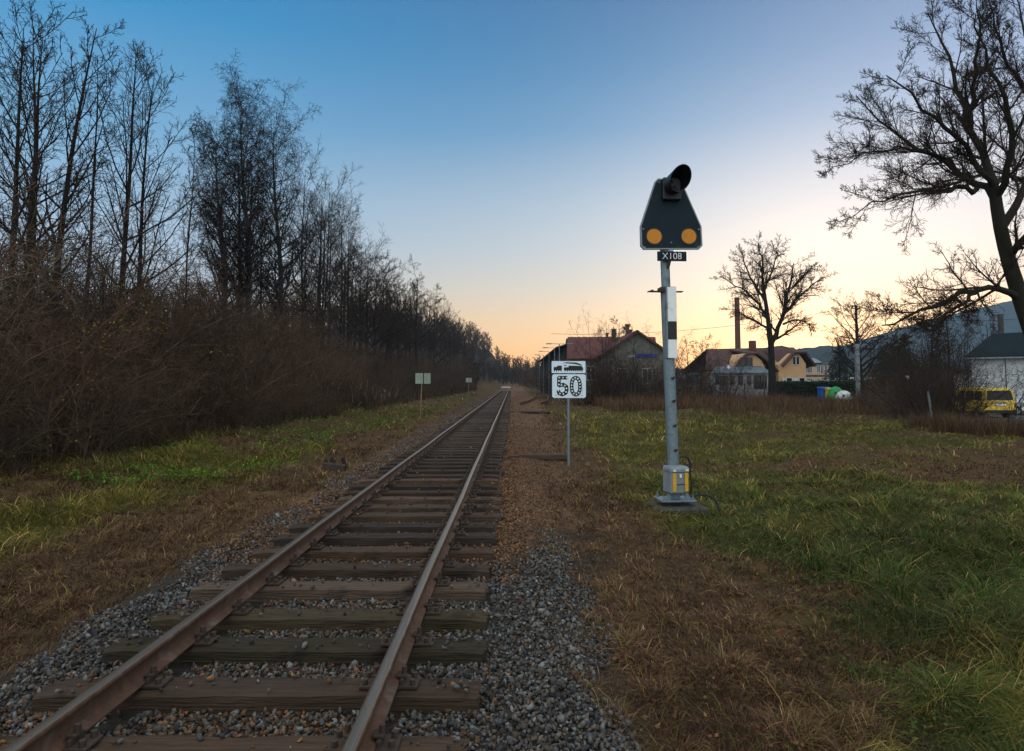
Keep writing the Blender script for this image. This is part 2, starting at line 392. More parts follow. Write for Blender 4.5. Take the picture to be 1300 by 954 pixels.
# ---------------------------------------------------------------- ground colours by place
C_DIRT = np.array(lin('4a3c30')); C_GRASS = np.array(lin('524e22')); C_DRY = np.array(lin('6e5638')); C_STRAW = np.array(lin('85693f'))
C_LITTER = np.array(lin('3a2c20')); C_GREYST = np.array(lin('4c463e')); C_BRNST = np.array(lin('6e543e')); C_ASPH = np.array((.05, .05, .055))
def lerp(a, b, t): return a*(1-t[..., None])+b*t[..., None]
def greenness(x, y):
    """0 dry brown .. 1 green, for verge and field"""
    n = fbm(x*.38, y*.30, 4, 41)
    right = sstep(1.7, 3.0, x+(n-.5)*2.2-.012*np.clip(y-6, 0, 40))*sstep(.36, .60, n+.09)
    right = right*(1-sstep(40, 52, y)*.85)
    left = sstep(-4.5, -6.2, x+(n-.5)*3.2-.02*(y-8))*(1-sstep(-8.8, -10, x))*sstep(.36, .58, n+.04)*(1-.8*sstep(70, 130, y))
    return np.where(x > -1.5, right, left)
def ground_col(x, y):
    n = fbm(x*.9, y*.9, 4, 77); g = greenness(x, y)
    c = lerp(np.broadcast_to(C_DRY*.50, x.shape+(3,)), np.broadcast_to(C_GRASS*.62, x.shape+(3,)), g)
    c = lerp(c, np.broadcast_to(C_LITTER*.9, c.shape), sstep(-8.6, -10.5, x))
    # path right of the track and the bed
    pw = sstep(.95, .45, x-.05*np.clip(y-4.5, 0, 7)-.035*np.clip(y-12, 0, 60)+(n-.5)*.8)*sstep(-3.9, -3.1, x+(n-.5)*1.1-.004*y)
    brown = sstep(7.2, 9.5, y+(n-.5)*3)
    st = lerp(np.broadcast_to(C_GREYST*.45, c.shape), np.broadcast_to(C_BRNST*.78, c.shape), brown)
    c = lerp(c, st, pw*sstep(400, 150, y))
    far = sstep(60, 120, y)*(x > 8)
    c = lerp(c, np.broadcast_to(np.array(lin('4f4a28')), c.shape), far)
    return c*(.75+.5*n[..., None])
def axis(lo, hi, fine_lo, fine_hi, step, gr=1.13):
    a = list(np.arange(fine_lo, fine_hi+1e-6, step)); s = step
    while a[-1] < hi: s *= gr; a.append(a[-1]+s)
    s = step; b = []; q = fine_lo
    while q > lo: s *= gr; q -= s; b.append(q)
    return np.array(b[::-1]+a)
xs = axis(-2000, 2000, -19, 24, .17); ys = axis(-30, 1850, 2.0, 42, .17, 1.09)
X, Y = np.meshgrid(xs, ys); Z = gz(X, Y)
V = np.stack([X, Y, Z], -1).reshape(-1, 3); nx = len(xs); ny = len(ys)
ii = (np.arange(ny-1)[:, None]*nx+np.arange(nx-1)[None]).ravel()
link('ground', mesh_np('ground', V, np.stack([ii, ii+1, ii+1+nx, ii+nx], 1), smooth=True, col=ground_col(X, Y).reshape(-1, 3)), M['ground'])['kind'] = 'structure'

# ---------------------------------------------------------------- track
def prof_extrude(prof, path):
    """profile (x,z) list swept along path of (x,y,z,heading)"""
    k = len(prof); V = []
    for (px, py, pz, h) in path:
        for (a, b) in prof: V.append((px+a*math.cos(h), py+a*math.sin(h), pz+b))
    Q = []
    for i in range(len(path)-1):
        for j in range(k): Q.append((i*k+j, i*k+(j+1) % k, (i+1)*k+(j+1) % k, (i+1)*k+j))
    return V, Q
RAILP = [(-.0625, 0), (.0625, 0), (.0625, .010), (.014, .026), (.008, .040), (.008, .098), (.016, .112), (.0335, .118), (.0335, .140), (.029, .147), (.018, .150), (-.018, .150), (-.029, .147), (-.0335, .140), (-.0335, .118), (-.016, .112), (-.008, .098), (-.008, .040), (-.014, .026), (-.0625, .010)]
SLZ = .06; RZ = SLZ+.022
def rail(name, x, y0, y1, off=None):
    yy = [y0]+list(np.arange(math.ceil(y0), y1, 2.0))+[y1]; path = []
    for y in yy: path.append((x+.006*math.sin(y*.9+x), y, RZ+.004*math.sin(y*.53+x*2), 0))
    V, Q = prof_extrude(RAILP, path); me = mesh_np(name, V, Q)
    o = link(name, me, [M['rust'], M['rail_top']]); k = len(RAILP)
    mi = np.zeros(len(me.polygons), np.int32); seg = np.arange(len(me.polygons)) % k
    mi[np.isin(seg, [9, 10, 11])] = 1; me.polygons.foreach_set('material_index', mi)
    return o
TX = -1.485
tag(rail('rail', TX-.755, 1.5, 205), 'left rail of the main track, rusty brown flank with polished pale top', 'rail')
tag(rail('rail', TX+.755, 1.5, 205), 'right rail of the main track, rusty brown flank with polished pale top', 'rail')
M['wood_a'] = mat('wood_brown', (.085, .058, .040), .85, c2=(.035, .025, .018), scale=5, stretch=(.5, 9, 9), bump=.9, bscale=9, spec=.2, dirt=((.016, .013, .011), 2.2, .57))
M['wood_b'] = mat('wood_mossy', (.060, .050, .031), .9, c2=(.026, .022, .015), scale=5, stretch=(.5, 9, 9), bump=.9, bscale=9, spec=.15, dirt=((.016, .013, .011), 2.2, .58))
M['wood_c'] = mat('wood_dark', (.060, .045, .034), .85, c2=(.028, .021, .017), scale=5, stretch=(.5, 9, 9), bump=.7, bscale=9, spec=.2)
for k_ in ('wood_a', 'wood_b', 'wood_c'): vary(M[k_], .65, 1.45, (1.0, .86, .74))
def sleeper_mesh(seed, m):
    rng = random.Random(seed); bm = bmesh.new()
    nxs, nys = 34, 7; Lh, W, H = 1.3, .13, .17
    # closed box grid with worn edges
    vs = {}
    def pt(i, j, top):
        x = -Lh+2*Lh*i/nxs; y = -W+2*W*j/nys; z = 0 if top else -H
        if top:
            e = min(j, nys-j); z -= .016*(e == 0)+.004*(e == 1)
            z -= .014*(1-min(i, nxs-i, 2)/2)
            z += .010*(float(vnoise(np.array([i*.35+seed*3]), np.array([j*1.9]), seed)[0])-.5)
            z -= .012*(float(vnoise(np.array([i*.12+seed]), np.array([j*2.7]), seed+3)[0]) > .72)*(e > 0)
            y += .006*math.sin(i*.7+seed)+(rng.uniform(-.006, .006) if e == 0 else 0)
            if i in (0, nxs): x += rng.uniform(-.02, .012)
        return (x, y, z)
    for i in range(nxs+1):
        for j in range(nys+1): vs[i, j] = bm.verts.new(pt(i, j, True))
    lo = {}
    for i in range(nxs+1):
        for j in (0, nys): lo[i, j] = bm.verts.new(pt(i, j, False))
    for i in range(nxs):
        for j in range(nys): bm.faces.new((vs[i, j], vs[i+1, j], vs[i+1, j+1], vs[i, j+1]))
        bm.faces.new((lo[i, 0], lo[i+1, 0], vs[i+1, 0], vs[i, 0])); bm.faces.new((vs[i, nys], vs[i+1, nys], lo[i+1, nys], lo[i, nys]))
    for i in (0, nxs): bm.faces.new([vs[i, j] for j in range(nys+1)]+[lo[i, nys], lo[i, 0]])
    bmesh.ops.recalc_face_normals(bm, faces=bm.faces)
    me = bpy.data.meshes.new('sleeper'); bm.to_mesh(me); bm.free(); me.materials.append(m); return me
fm = MB()      # rib plate with clips and coach screws, built at the origin of a rail seat
fm.box((0, 0, .010), (.345, .15, .018), bev=.003)
for s in (-1, 1):
    fm.box((s*.077, 0, .034), (.022, .12, .034), bev=.003)
    fm.box((s*.070, 0, .058), (.055, .07, .018), bev=.004); fm.cyl((s*.085, 0, .05), (s*.085, 0, .105), .017, n=6)
    for q in (-1, 1): fm.cyl((s*.140, q*.048, .018), (s*.140, q*.048, .05), .018, n=6)
fo = fm.build('rail_fastening', M['iron']); FM = fo.data; bpy.data.objects.remove(fo)
protos = []
for i, mk in enumerate(['wood_b', 'wood_a', 'wood_c', 'wood_a', 'wood_c', 'wood_b', 'wood_c', 'wood_a']):
    protos.append(sleeper_mesh(i+1, M[mk]))
rng = random.Random(5); y = G(600, 826, SLZ).y+.13; y -= .67*2; i = 0
SLY = []
special = {1: None}
near_lab = {2: 'mossy greenish wooden sleeper, nearer one of the two mossy sleepers lying side by side',
            3: 'mossy greenish wooden sleeper, farther one of the two mossy sleepers lying side by side',
            4: 'reddish brown wooden sleeper directly behind the pair of mossy sleepers',
            5: 'brown wooden sleeper in grey gravel, second one behind the pair of mossy sleepers'}
near_mesh = {0: 3, 1: 2, 2: 0, 3: 5, 4: 1, 5: 3, 6: 7}
while y < 160:
    me = protos[near_mesh.get(i, rng.choice([1, 2, 3, 4, 6, 7]) if y < 14 else rng.choice([1, 2, 3, 4, 6, 6]))]
    o = link('sleeper', me, loc=(TX-.02+rng.uniform(-.05, .05), y+rng.uniform(-.02, .02), SLZ+rng.uniform(-.008, .006)))
    o.rotation_euler = (0, rng.uniform(-.004, .004), rng.uniform(-.012, .012)+(math.pi if rng.random() < .5 else 0))
    tag(o, near_lab.get(i, 'dark weathered wooden sleeper in the long row under the main track' if y > 7 or i > 5 else 'brown weathered wooden sleeper lying nearer than the pair of mossy sleepers'), 'sleeper', 'wooden sleepers of the main track')
    SLY.append(y)
    for s in (-1, 1):
        f = link('rail_fastening', FM, parent=o)
        ox = (TX+s*.755)-o.location.x
        if abs(o.rotation_euler.z) > 2: ox = -ox
        f.location = (ox, 0, .002)
    i += 1; y += .672+rng.uniform(-.03, .03)
SLY = np.array(SLY)

# stones -------------------------------------------------------------------
def ico():
    bm = bmesh.new(); bmesh.ops.create_icosphere(bm, subdivisions=1, radius=1)
    v = np.array([x.co[:] for x in bm.verts]); f = np.array([[q.index for q in p.verts] for p in bm.faces]); bm.free(); return v, f
IV, IF = ico()
def stones(rng, x, y, z, size, cols):
    n = len(x); nv = len(IV)
    jit = 1+rng.normal(0, .20, (n, nv, 1)); v = IV[None]*jit
    sc = np.stack([rng.uniform(.8, 1.5, n), rng.uniform(.6, 1.1, n), rng.uniform(.38, .75, n)], 1)
    v = v*sc[:, None, :]
    # cut flat facets
    nrm = rng.normal(0, 1, (n, 3)); nrm /= np.linalg.norm(nrm, axis=1, keepdims=True)
    for _ in range(4):
        dd = np.einsum('nvk,nk->nv', v, nrm); v = v-np.clip(dd-.36, 0, None)[..., None]*nrm[:, None, :]
        nrm = rng.normal(0, 1, (n, 3)); nrm /= np.linalg.norm(nrm, axis=1, keepdims=True)
    q = rng.normal(0, 1, (n, 4)); q[:, 3] += 1.0; q /= np.linalg.norm(q, axis=1, keepdims=True)
    a, b, c, d = q.T
    Rm = np.stack([np.stack([1-2*(b*b+c*c), 2*(a*b-c*d), 2*(a*c+b*d)], -1), np.stack([2*(a*b+c*d), 1-2*(a*a+c*c), 2*(b*c-a*d)], -1), np.stack([2*(a*c-b*d), 2*(b*c+a*d), 1-2*(a*a+b*b)], -1)], 1)
    v = np.einsum('nij,nvj->nvi', Rm, v)*(size*.5)[:, None, None]+np.stack([x, y, z], 1)[:, None, :]
    return v.reshape(-1, 3), (IF[None]+(np.arange(n)*nv)[:, None, None]).reshape(-1, 3), np.repeat(cols, nv, axis=0)
rng = np.random.default_rng(3)
def bed(n, y0, y1, x0, x1, smin, smax):
    # density even on the ground or thinning with distance
    y = y0*(y1/y0)**rng.random(n); x = rng.uniform(x0, x1, n)
    nn = fbm(x*.9, y*.9, 4, 77)
    keep = (x < .54+(nn-.5)*1.1+.055*np.clip(y-4.5, 0, 6)+.02*np.clip(y-10, 0, 40)+(rng.random(n) < .05)*rng.random(n)*.7) & (x > -3.32+(nn-.5)*1.1-.02*(y-5))
    # gaps of bare grass at the rims
    keep &= ~((x > .3) & (rng.random(n) < .8*sstep(.35, 1.3, x-.05*np.clip(y-4.5, 0, 8))))
    ds = np.abs(y[:, None]-SLY[None]).min(1) if len(y) < 99000 else np.full(n, 1.)
    on = (ds < .125) & (np.abs(x-TX+.02) < 1.30)
    keep &= ~(on & (rng.random(n) < np.where(np.abs(x-TX) > 1.0, .93, .975)))
    keep &= ~((np.abs(np.abs(x-TX)-.755) < .085) & (rng.random(n) < .9))
    x, y, nn = x[keep], y[keep], nn[keep]; on = on[keep]; m = len(x)
    brown = sstep(6.3, 8.5, y+(nn-.5)*3.0)
    brown = np.where(x < -2.9, brown*.25, brown)
    brown = np.where((x > .2) & (x < .8), sstep(7.6, 8.8, y+(nn-.5)*2), brown)
    grey = np.array([lin('6e6e6c'), lin('545557'), lin('8b8b89'), lin('665a4c'), lin('776c60')])[rng.integers(0, 5, m)]
    brn = np.array([lin('8a6448'), lin('704c34'), lin('96785c'), lin('644c3a'), lin('9c7048')])[rng.integers(0, 5, m)]
    pick = rng.random(m) < brown*.92+.05+.35*sstep(.5, .68, fbm(x*1.3, y*1.3, 3, 303))+.12*(np.abs(x-TX) < 1.0)
    c = np.where(pick[:, None], brn*1.05, grey)*rng.uniform(.18, .80, (m, 1))
    size = rng.uniform(smin, smax, m)*np.where(rng.random(m) < .12, 1.35, 1)*np.where(pick & (x > .1), .62, 1.0)
    z = gz(x, y)+size*.12+rng.uniform(-.015, .02, m)
    z = np.where(on, SLZ+size*.2, z)
    return stones(rng, x, y, z, size, c)
parts = [bed(88000, 2.6, 9.5, -4.2, 2.0, .020, .052), bed(66000, 9.5, 30, -4.3, 2.6, .028, .062), bed(14000, 30, 90, -5.0, 4.4, .05, .10)]
Vs = []; Fs = []; Cs = []; o_ = 0
for v, f, c in parts: Vs.append(v); Fs.append(f+o_); Cs.append(c); o_ += len(v)
tag(link('ballast', mesh_np('ballast', np.concatenate(Vs), tris=np.concatenate(Fs), col=np.concatenate(Cs)), M['stone']), 'grey and brown crushed stone ballast between and beside the sleepers', 'gravel', kind='stuff')

# grass ----------------------------------------------------------------------
def blades(rng, p, L, az, lean, w, cols):
    """curved tapering blades; p (n,3) roots, lean 0 upright .. 1 flat"""
    n = len(p); d = np.stack([np.cos(az), np.sin(az), np.zeros(n)], 1); up = np.array([0, 0, 1.])
    s = az+math.pi/2+rng.normal(0, .5, n); side = np.stack([np.cos(s), np.sin(s), np.zeros(n)], 1)*(w*.5)[:, None]
    pts = [p]; a = lean*.35; q = p
    for i in range(3):
        ang = np.clip(a*math.pi/2, 0, 1.9); q = q+(np.cos(ang)[:, None]*up+np.sin(ang)[:, None]*d)*(L/3)[:, None]; pts.append(q); a = a+lean*.5
    V = np.stack([pts[0]-side, pts[0]+side, pts[1]+side*.85, pts[1]-side*.85, pts[2]+side*.55, pts[2]-side*.55, pts[3]], 1).reshape(-1, 3)
    b = (np.arange(n)*7)[:, None]
    Q = np.concatenate([b+np.array([[0, 1, 2, 3]]), b+np.array([[3, 2, 4, 5]])]); T = b+np.array([[5, 4, 6]])
    return V, Q, T, np.repeat(cols, 7, axis=0)
def screen_pts(rng, n, u0, u1, v0, v1, z=0.0):
    u = rng.uniform(u0, u1, n); v = rng.uniform(v0, v1, n)
    a = (u-CU)/F; b = (CV-v)/F; dy = math.cos(PITCH)-b*math.sin(PITCH); dz = math.sin(PITCH)+b*math.cos(PITCH)
    s = (z-CAMZ)/dz; return a*s, dy*s
GREENS = np.array([lin('6c6728'), lin('575822'), lin('706a32'), lin('46501c'), lin('78713a')])
DRIES = np.array([lin('6c5238'), lin('543d2a'), lin('816748'), lin('453326'), lin('624633')])
STRAW = np.array([lin('a08355'), lin('8a6c42'), lin('b39a6a')])
def meadow(seed, n, u0, u1, v0, v1, side, hs, dryonly=False):
    rng = np.random.default_rng(seed)
    x, y = screen_pts(rng, n, u0, u1, v0, v1)
    # tufts: pull blades towards clump centres
    cell = .30+.012*y
    cx = (np.floor(x/cell)+_hash(np.floor(x/cell), np.floor(y/cell), 3))*cell; cy = (np.floor(y/cell)+_hash(np.floor(x/cell), np.floor(y/cell), 4))*cell
    ch = _hash(np.floor(x/cell), np.floor(y/cell), 9)
    pull = .55*(ch > .35)*rng.random(n); x = x+(cx-x)*pull; y = y+(cy-y)*pull
    n1 = fbm(x*.38, y*.30, 4, 41); n2 = fbm(x*.8, y*.8, 3, 51); g = greenness(x, y)
    if side > 0: ok = (x > .48+(n2-.5)*1.0+.03*np.clip(y-11, 0, 60)) & ~((x > 21) & (y > 28) & (y < 48))
    else: ok = (x < -3.35-(n2-.5)*.8-.02*np.clip(y-5, 0, 80)) & (x > -13)
    thin = np.where(x > 0, sstep(.45, 1.15, x-.03*np.clip(y-11, 0, 60)), sstep(-3.3, -3.9, x)); ok &= rng.random(n) < .25+.75*thin
    x, y, n1, n2, g, ch, cx, cy = [q[ok] for q in (x, y, n1, n2, g, ch, cx, cy)]; m = len(x)
    isg = rng.random(m) < g*.9+.03
    if dryonly: isg[:] = False
    hh = hs*(.5+1.0*n2)*(.7+.7*ch)*rng.uniform(.5, 1.25, m)
    L = np.where(isg, hh*1.1, hh*.62)
    if side > 0: L = L*(1+.9*sstep(2.0, 4.0, x)*sstep(13, 5, y)*isg)
    flow = fbm(x*.25, y*.25, 2, 91)*9
    out = np.arctan2(y-cy, x-cx)
    az = np.where(rng.random(m) < .5, out, flow)+rng.normal(0, .7, m)
    lean = np.clip(np.where(isg, rng.uniform(.6, 1.5, m), rng.uniform(.5, 1.5, m)), 0, 1.6)
    w = np.maximum(np.where(isg, .0034, .0028), .0010*y)*rng.uniform(.7, 1.4, m)
    c = np.where(isg[:, None], GREENS[rng.integers(0, 5, m)], DRIES[rng.integers(0, 5, m)])
    if side > 0:
        fr = (rng.random(m) < .92*sstep(1.5, 2.7, x)*sstep(20, 7, y)*sstep(.20, .40, fbm(x*.5, y*.5, 3, 203))) & isg
        c = np.where(fr[:, None], np.array([lin('3c4f20'), lin('4a5826'), lin('32421a')])[rng.integers(0, 3, m)], c)
    st = rng.random(m) < .06; c = np.where(st[:, None], STRAW[rng.integers(0, 3, m)], c)
    c = c*(.55+.75*ch[:, None])*rng.uniform(.6, 1.2, (m, 1))
    c = np.where(isg[:, None], c*np.array([1.22, 1.12, .95]), c*np.array([.98, .95, .98]))
    z = gz(x, y)-.01
    return blades(rng, np.stack([x, y, z], 1), L, az, lean, w, c)
def blade_obj(name, sets, label, cat='grass'):
    Vv = []; Qq = []; Tt = []; Cc = []; o = 0
    for v, q, t, c in sets: Vv.append(v); Qq.append(q+o); Tt.append(t+o); Cc.append(c); o += len(v)
    ob = link(name, mesh_np(name, np.concatenate(Vv), np.concatenate(Qq), np.concatenate(Tt), col=np.concatenate(Cc)), M['grass'])
    return tag(ob, label, cat, kind='stuff')
DENS = 1.0
blade_obj('meadow_grass', [meadow(1, int(170000*DENS), 600, 1560, 600, 990, 1, .175), meadow(2, int(70000*DENS), 640, 1500, 530, 640, 1, .20), meadow(8, 26000, 660, 1480, 503, 545, 1, .34)],
          'matted green and brown meadow grass right of the track')
blade_obj('verge_grass', [meadow(3, int(120000*DENS), -220, 560, 600, 960, -1, .23), meadow(4, int(50000*DENS), -160, 620, 520, 620, -1, .30), meadow(5, 12000, 380, 640, 492, 530, -1, .34)],
          'dry brown and green grass on the verge left of the track')
# tall dry weeds between the meadow and the houses
def weeds(seed, n, x0, x1, y0, y1, h, cond=None):
    rng = np.random.default_rng(seed); x = rng.uniform(x0, x1, n); y = rng.uniform(y0, y1, n)
    nn = fbm(x*.25, y*.25, 3, 61); ok = nn > .36
    if cond is not None: ok &= cond(x, y)
    x, y, nn = x[ok], y[ok], nn[ok]; m = len(x)
    c = np.array([lin('5e4630'), lin('6d5338'), lin('4a3524'), lin('7d6344'), lin('59402c')])[rng.integers(0, 5, m)]*rng.uniform(.5, 1.1, (m, 1))
    return blades(rng, np.stack([x, y, gz(x, y)-.02], 1), h*(nn+.25)*rng.uniform(.5, 1.4, m), rng.random(m)*6.283, rng.uniform(.05, .6, m), np.maximum(.008, .0007*y)*rng.uniform(.7, 1.3, m), c)
blade_obj('dry_weeds', [weeds(1, 26000, 7, 34, 46, 68, 1.15, lambda x, y: ~((x > 21) & (y < 49))), weeds(2, 16000, 17, 30, 25, 30, .8), weeds(3, 5000, 12, 34, 38, 48, .6, lambda x, y: x < 20.5)],
          'tall dead brown weeds at the far edge of the meadow', 'weeds')
# low bright green leaves at the foot of the thicket
def leafy(seed, n, u0, u1, v0, v1, cond, size, hmax, cols, zoff=0):
    rng = np.random.default_rng(seed); x, y = screen_pts(rng, n, u0, u1, v0, v1); ok = cond(x, y); x, y = x[ok], y[ok]; m = len(x)
    p = np.stack([x, y, gz(x, y)+zoff+rng.random(m)**1.5*hmax], 1)
    return leaf_quads(rng, p, np.ones(m)*size*(1+.035*y), cols[rng.integers(0, len(cols), m)]*rng.uniform(.5, 1.2, (m, 1)), .5)
lc = np.array([lin('4f7a14'), lin('5c8418'), lin('3f6412'), lin('6f8a22')])
v, q, c = leafy(1, 42000, -150, 560, 520, 640, lambda x, y: (x < -5.6-(fbm(x*.5, y*.5, 3, 7)-.5)*3-.01*y) & (x > -10.2) & (fbm(x*.45, y*.45, 3, 27) > .38) & (y > 12.5-.3*(x+8)) & (y < 34), .045, .18, lc)
v2, q2, c2 = leafy(11, 16000, 640, 1500, 540, 960, lambda x, y: (x > 2.2) & (x < 22) & (fbm(x*.7, y*.7, 3, 37) > .60), .032, .10, np.array([lin('46581c'), lin('3b4a18'), lin('5e5c24')]))
v, q, c = np.concatenate([v, v2]), np.concatenate([q, q2+len(v)]), np.concatenate([c, c2])
tag(link('ground_cover', mesh_np('ground_cover', v, q, col=c), M['leaf']), 'low green leafy plants at the foot of the thicket and among the grass', 'ground cover', kind='stuff')
fc = np.array([lin('6a4630'), lin('553826'), lin('7c5c3c'), lin('5e3324'), lin('44301f')])
v, q, c = leafy(2, 2600, 560, 1050, 560, 980, lambda x, y: (x > .7) & (x < 3.4), .030, .06, fc, .02)
v2, q2, c2 = leafy(3, 700, 200, 640, 540, 980, lambda x, y: (x > -3.4) & (x < .7), .028, .02, fc, .02)
v3, q3, c3 = leafy(4, 1500, -100, 420, 580, 980, lambda x, y: (x < -3.2) & (x > -9), .032, .08, fc, .04)
tag(link('fallen_leaves', mesh_np('fallen_leaves', np.concatenate([v, v2, v3]), np.concatenate([q, q2+len(v), q3+len(v)+len(v2)]), col=np.concatenate([c, c2, c3])), M['leaf']), 'brown and rusty fallen leaves scattered over gravel and grass', 'leaves', kind='stuff')
# ---------------------------------------------------------------- text helper
def text(name, body, size, m, parent, loc, rot, ext=.002, sx=1.0, bold=0.0):
    cu = bpy.data.curves.new(name, 'FONT'); cu.body = body; cu.size = size; cu.extrude = ext; cu.align_x = 'CENTER'; cu.align_y = 'CENTER'; cu.offset = bold
    t = bpy.data.objects.new('tmp_text', cu); COL.objects.link(t)
    dg = bpy.context.evaluated_depsgraph_get(); me = bpy.data.meshes.new_from_object(t.evaluated_get(dg)); bpy.data.objects.remove(t)
    o = link(name, me, m, parent, loc); o.rotation_euler = rot; o.scale = (sx, 1, 1); return o
RX = (R(90), 0, 0)

# ---------------------------------------------------------------- crossing signal
b = G(857, 636); SY = b.y
SG = empty('railway_signal', (b.x, SY, gzf(b.x, SY)), R(4))
tag(SG, 'tall grey signal post with a dark trapezoid board, two orange discs and number X108', 'signal')
g0 = SG.location.z
def zz(v): return P(850, v, SY).z-g0
H1 = zz(316); LEAN = -.135/5.1
mb = MB(); mb.box((.02, .0, -.035), (.80, .74, .20), rz=.05, bev=.03); mb.build('concrete_footing', M['concrete'], SG)
mb = MB(); mb.box((0, 0, .148), (.56, .46, .025), bev=.004)
for s in (-1, 1):
    for q in (-1, 1): mb.cyl((s*.23, q*.18, .15), (s*.23, q*.18, .23), .014, n=6); mb.cyl((s*.23, q*.18, .162), (s*.23, q*.18, .185), .026, n=6)
    mb.prism([(s*.12, -.16, .16), (s*.22, -.16, .16), (s*.12, -.16, .33)], (0, .012, 0))
mb.build('base_plate', M['galv'], SG)
mb = MB(); mb.cyl((0, .02, .15), (LEAN*3.5, .02, 3.5), .092, n=12); mb.cyl((LEAN*3.5, .02, 3.5), (LEAN*(H1+.3), .02, H1+.3), .074, n=12)
mb.build('pole', M['galv'], SG, smooth=True)
# step irons on the front of the pole
for v in (480, 509, 540, 557+14):
    z = zz(v); x = LEAN*z
    mb = MB(); mb.box((x+.02, -.09, z), (.05, .05, .022), tilt=(R(-20), 'Y')); mb.cyl((x+.02, -.08, z-.02), (x+.035, -.13, z+.012), .014, n=8); mb.build('step_iron', M['iron'], SG)
z = zz(337); mb = MB(); mb.cyl((LEAN*z+.02, -.07, z-.06), (LEAN*z+.04, -.11, z+.05), .022, n=8); mb.build('step_iron', M['iron'], SG)
# striped board
z0 = zz(455); z1 = zz(366); zb0 = zz(432); zb1 = zz(409); xo = LEAN*(z0+z1)/2+.040
mb = MB(); mb.box((xo-.001, -.105, (z0+z1)/2), (.150, .012, z1-z0+.012)); mb.box((xo-.085, -.06, (z0+z1)/2), (.022, .10, z1-z0)); mb.build('stripe_board', M['galv'], SG)
sbp = [c for c in SG.children if c.name.startswith('stripe_board')][0]
for (a, c_, m, nm) in ((z0, zb0, 'white_paint', 'white_stripe'), (zb0, zb1, 'black_paint', 'black_stripe'), (zb1, z1, 'white_paint', 'white_stripe')):
    mb = MB(); mb.box((xo, -.114, (a+c_)/2), (.142, .006, c_-a)); mb.build(nm, M[m], sbp)
z = zz(371); mb = MB(); mb.box((LEAN*z-.03, -.03, z), (.56, .12, .012)); mb.box((LEAN*z, .02, z+.04), (.23, .22, .07), bev=.01)
mb.box((LEAN*z-.25, -.03, z+.012), (.03, .12, .02)); mb.build('bracket', M['iron'], SG)
# head: trapezoid board with a folded pale rim
hz = zz(316)-.045; hx = LEAN*hz+.07; px = 10.75/F
def hp(u, v): return (hx+(u-355)/6.82*px, (765-v)/6.82*px+hz)
out = [hp(*q) for q in ((108, 765), (600, 757), (632, 725), (626, 555), (455, 158), (420, 132), (240, 132), (214, 160), (78, 560), (80, 735))]
cx = sum(p[0] for p in out)/len(out); cz = sum(p[1] for p in out)/len(out)
ins = [(cx+(p[0]-cx)*.955, cz+(p[1]-cz)*.962) for p in out]
mb = MB()
k = len(out)
mb.prism([(p[0], -.135, p[1]) for p in ins], (0, .03, 0)); HEAD = mb.build('signal_head', M['slate'], SG)
mb = MB()
for i in range(k):
    j = (i+1) % k
    mb.prism([(out[i][0], -.138, out[i][1]), (out[j][0], -.138, out[j][1]), (ins[j][0], -.138, ins[j][1]), (ins[i][0], -.138, ins[i][1])], (0, .05, 0))
mb.build('rim', M['slate_edge'], HEAD)
for (u, v) in ((118, 745), (590, 738), (105, 585), (600, 580), (250, 165), (440, 160), (352, 700)):
    x, z = hp(u, v); mb = MB(); mb.cyl((x, -.134, z), (x, -.143, z), .013, n=6); mb.build('bolt', M['galv'], HEAD)
for (u, v) in ((200, 650), (510, 645)):
    x, z = hp(u, v)
    mb = MB(); mb.cyl((x, -.134, z), (x, -.143, z), .138, n=40); bz = mb.build('disc_surround', M['black_paint'], HEAD)
    mb = MB(); mb.cyl((x, -.142, z), (x, -.152, z), .121, .117, n=40); mb.build('orange_disc', M['orange'], HEAD)
x, z = hp(350, 235)
mb = MB(); mb.box((x, -.19, z), (.29, .11, .36), bev=.015); mb.box((x+.150, -.20, z-.06), (.012, .06, .12)); LB = mb.build('lamp_box', M['black_gloss'], HEAD)
# visor: open tube, longer on top
mb = MB(); bm = mb.bm; n = 36; ra, rb = [], []; ax = Vector((.16, -1, .10)).normalized(); A = ax.cross(Vector((0, 0, 1))).normalized(); B = A.cross(ax)
c0 = Vector((x+.0, -.24, z+.05))
rings = []
for (rad, tlen, q) in ((.150, 0, 0), (.172, 1, 0), (.162, 1, 1), (.140, 0, 1)):
    ring = []
    for i in range(n):
        a = 2*math.pi*i/n; L_ = (.30+.13*math.sin(a)) if tlen else 0.0
        ring.append(bm.verts.new(c0+A*(-math.cos(a))*rad+B*math.sin(a)*rad+ax*L_))
    rings.append(ring)
for r0, r1 in zip(rings[:-1], rings[1:]):
    for i in range(n): bm.faces.new((r0[i], r0[(i+1) % n], r1[(i+1) % n], r1[i]))
mb.build('visor', M['black_gloss'], HEAD, smooth=True)
mb = MB(); mb.cyl(c0+ax*-.02, c0+ax*.012, .141, n=36); LENS = mb.build('lens', mat('lens', (.02, .02, .022), .12, spec=.7), HEAD)
mb = MB(); mb.cyl(c0+ax*.012, c0+ax*.03, .03, .015, n=16); mb.build('lens_boss', mat('lens_boss', (.12, .12, .12), .3), LENS)
# number plate
z = zz(325.5)-.025; x = LEAN*z+.075
mb = MB(); mb.box((x, -.115, z), (.475, .012, .155), bev=.003); NP_ = mb.build('number_plate', mat('plate_blue', (.009, .018, .025), .6, spec=.12), SG)
text('number', 'X108', .150, M['white_paint'], NP_, (x, -.1225, z-.001), RX, .0015, .98, -.002)
mb = MB(); mb.box((x-.04, -.07, z+.09), (.14, .07, .02)); mb.box((x-.04, -.085, z), (.20, .05, .05)); mb.build('plate_bracket', M['galv'], SG)
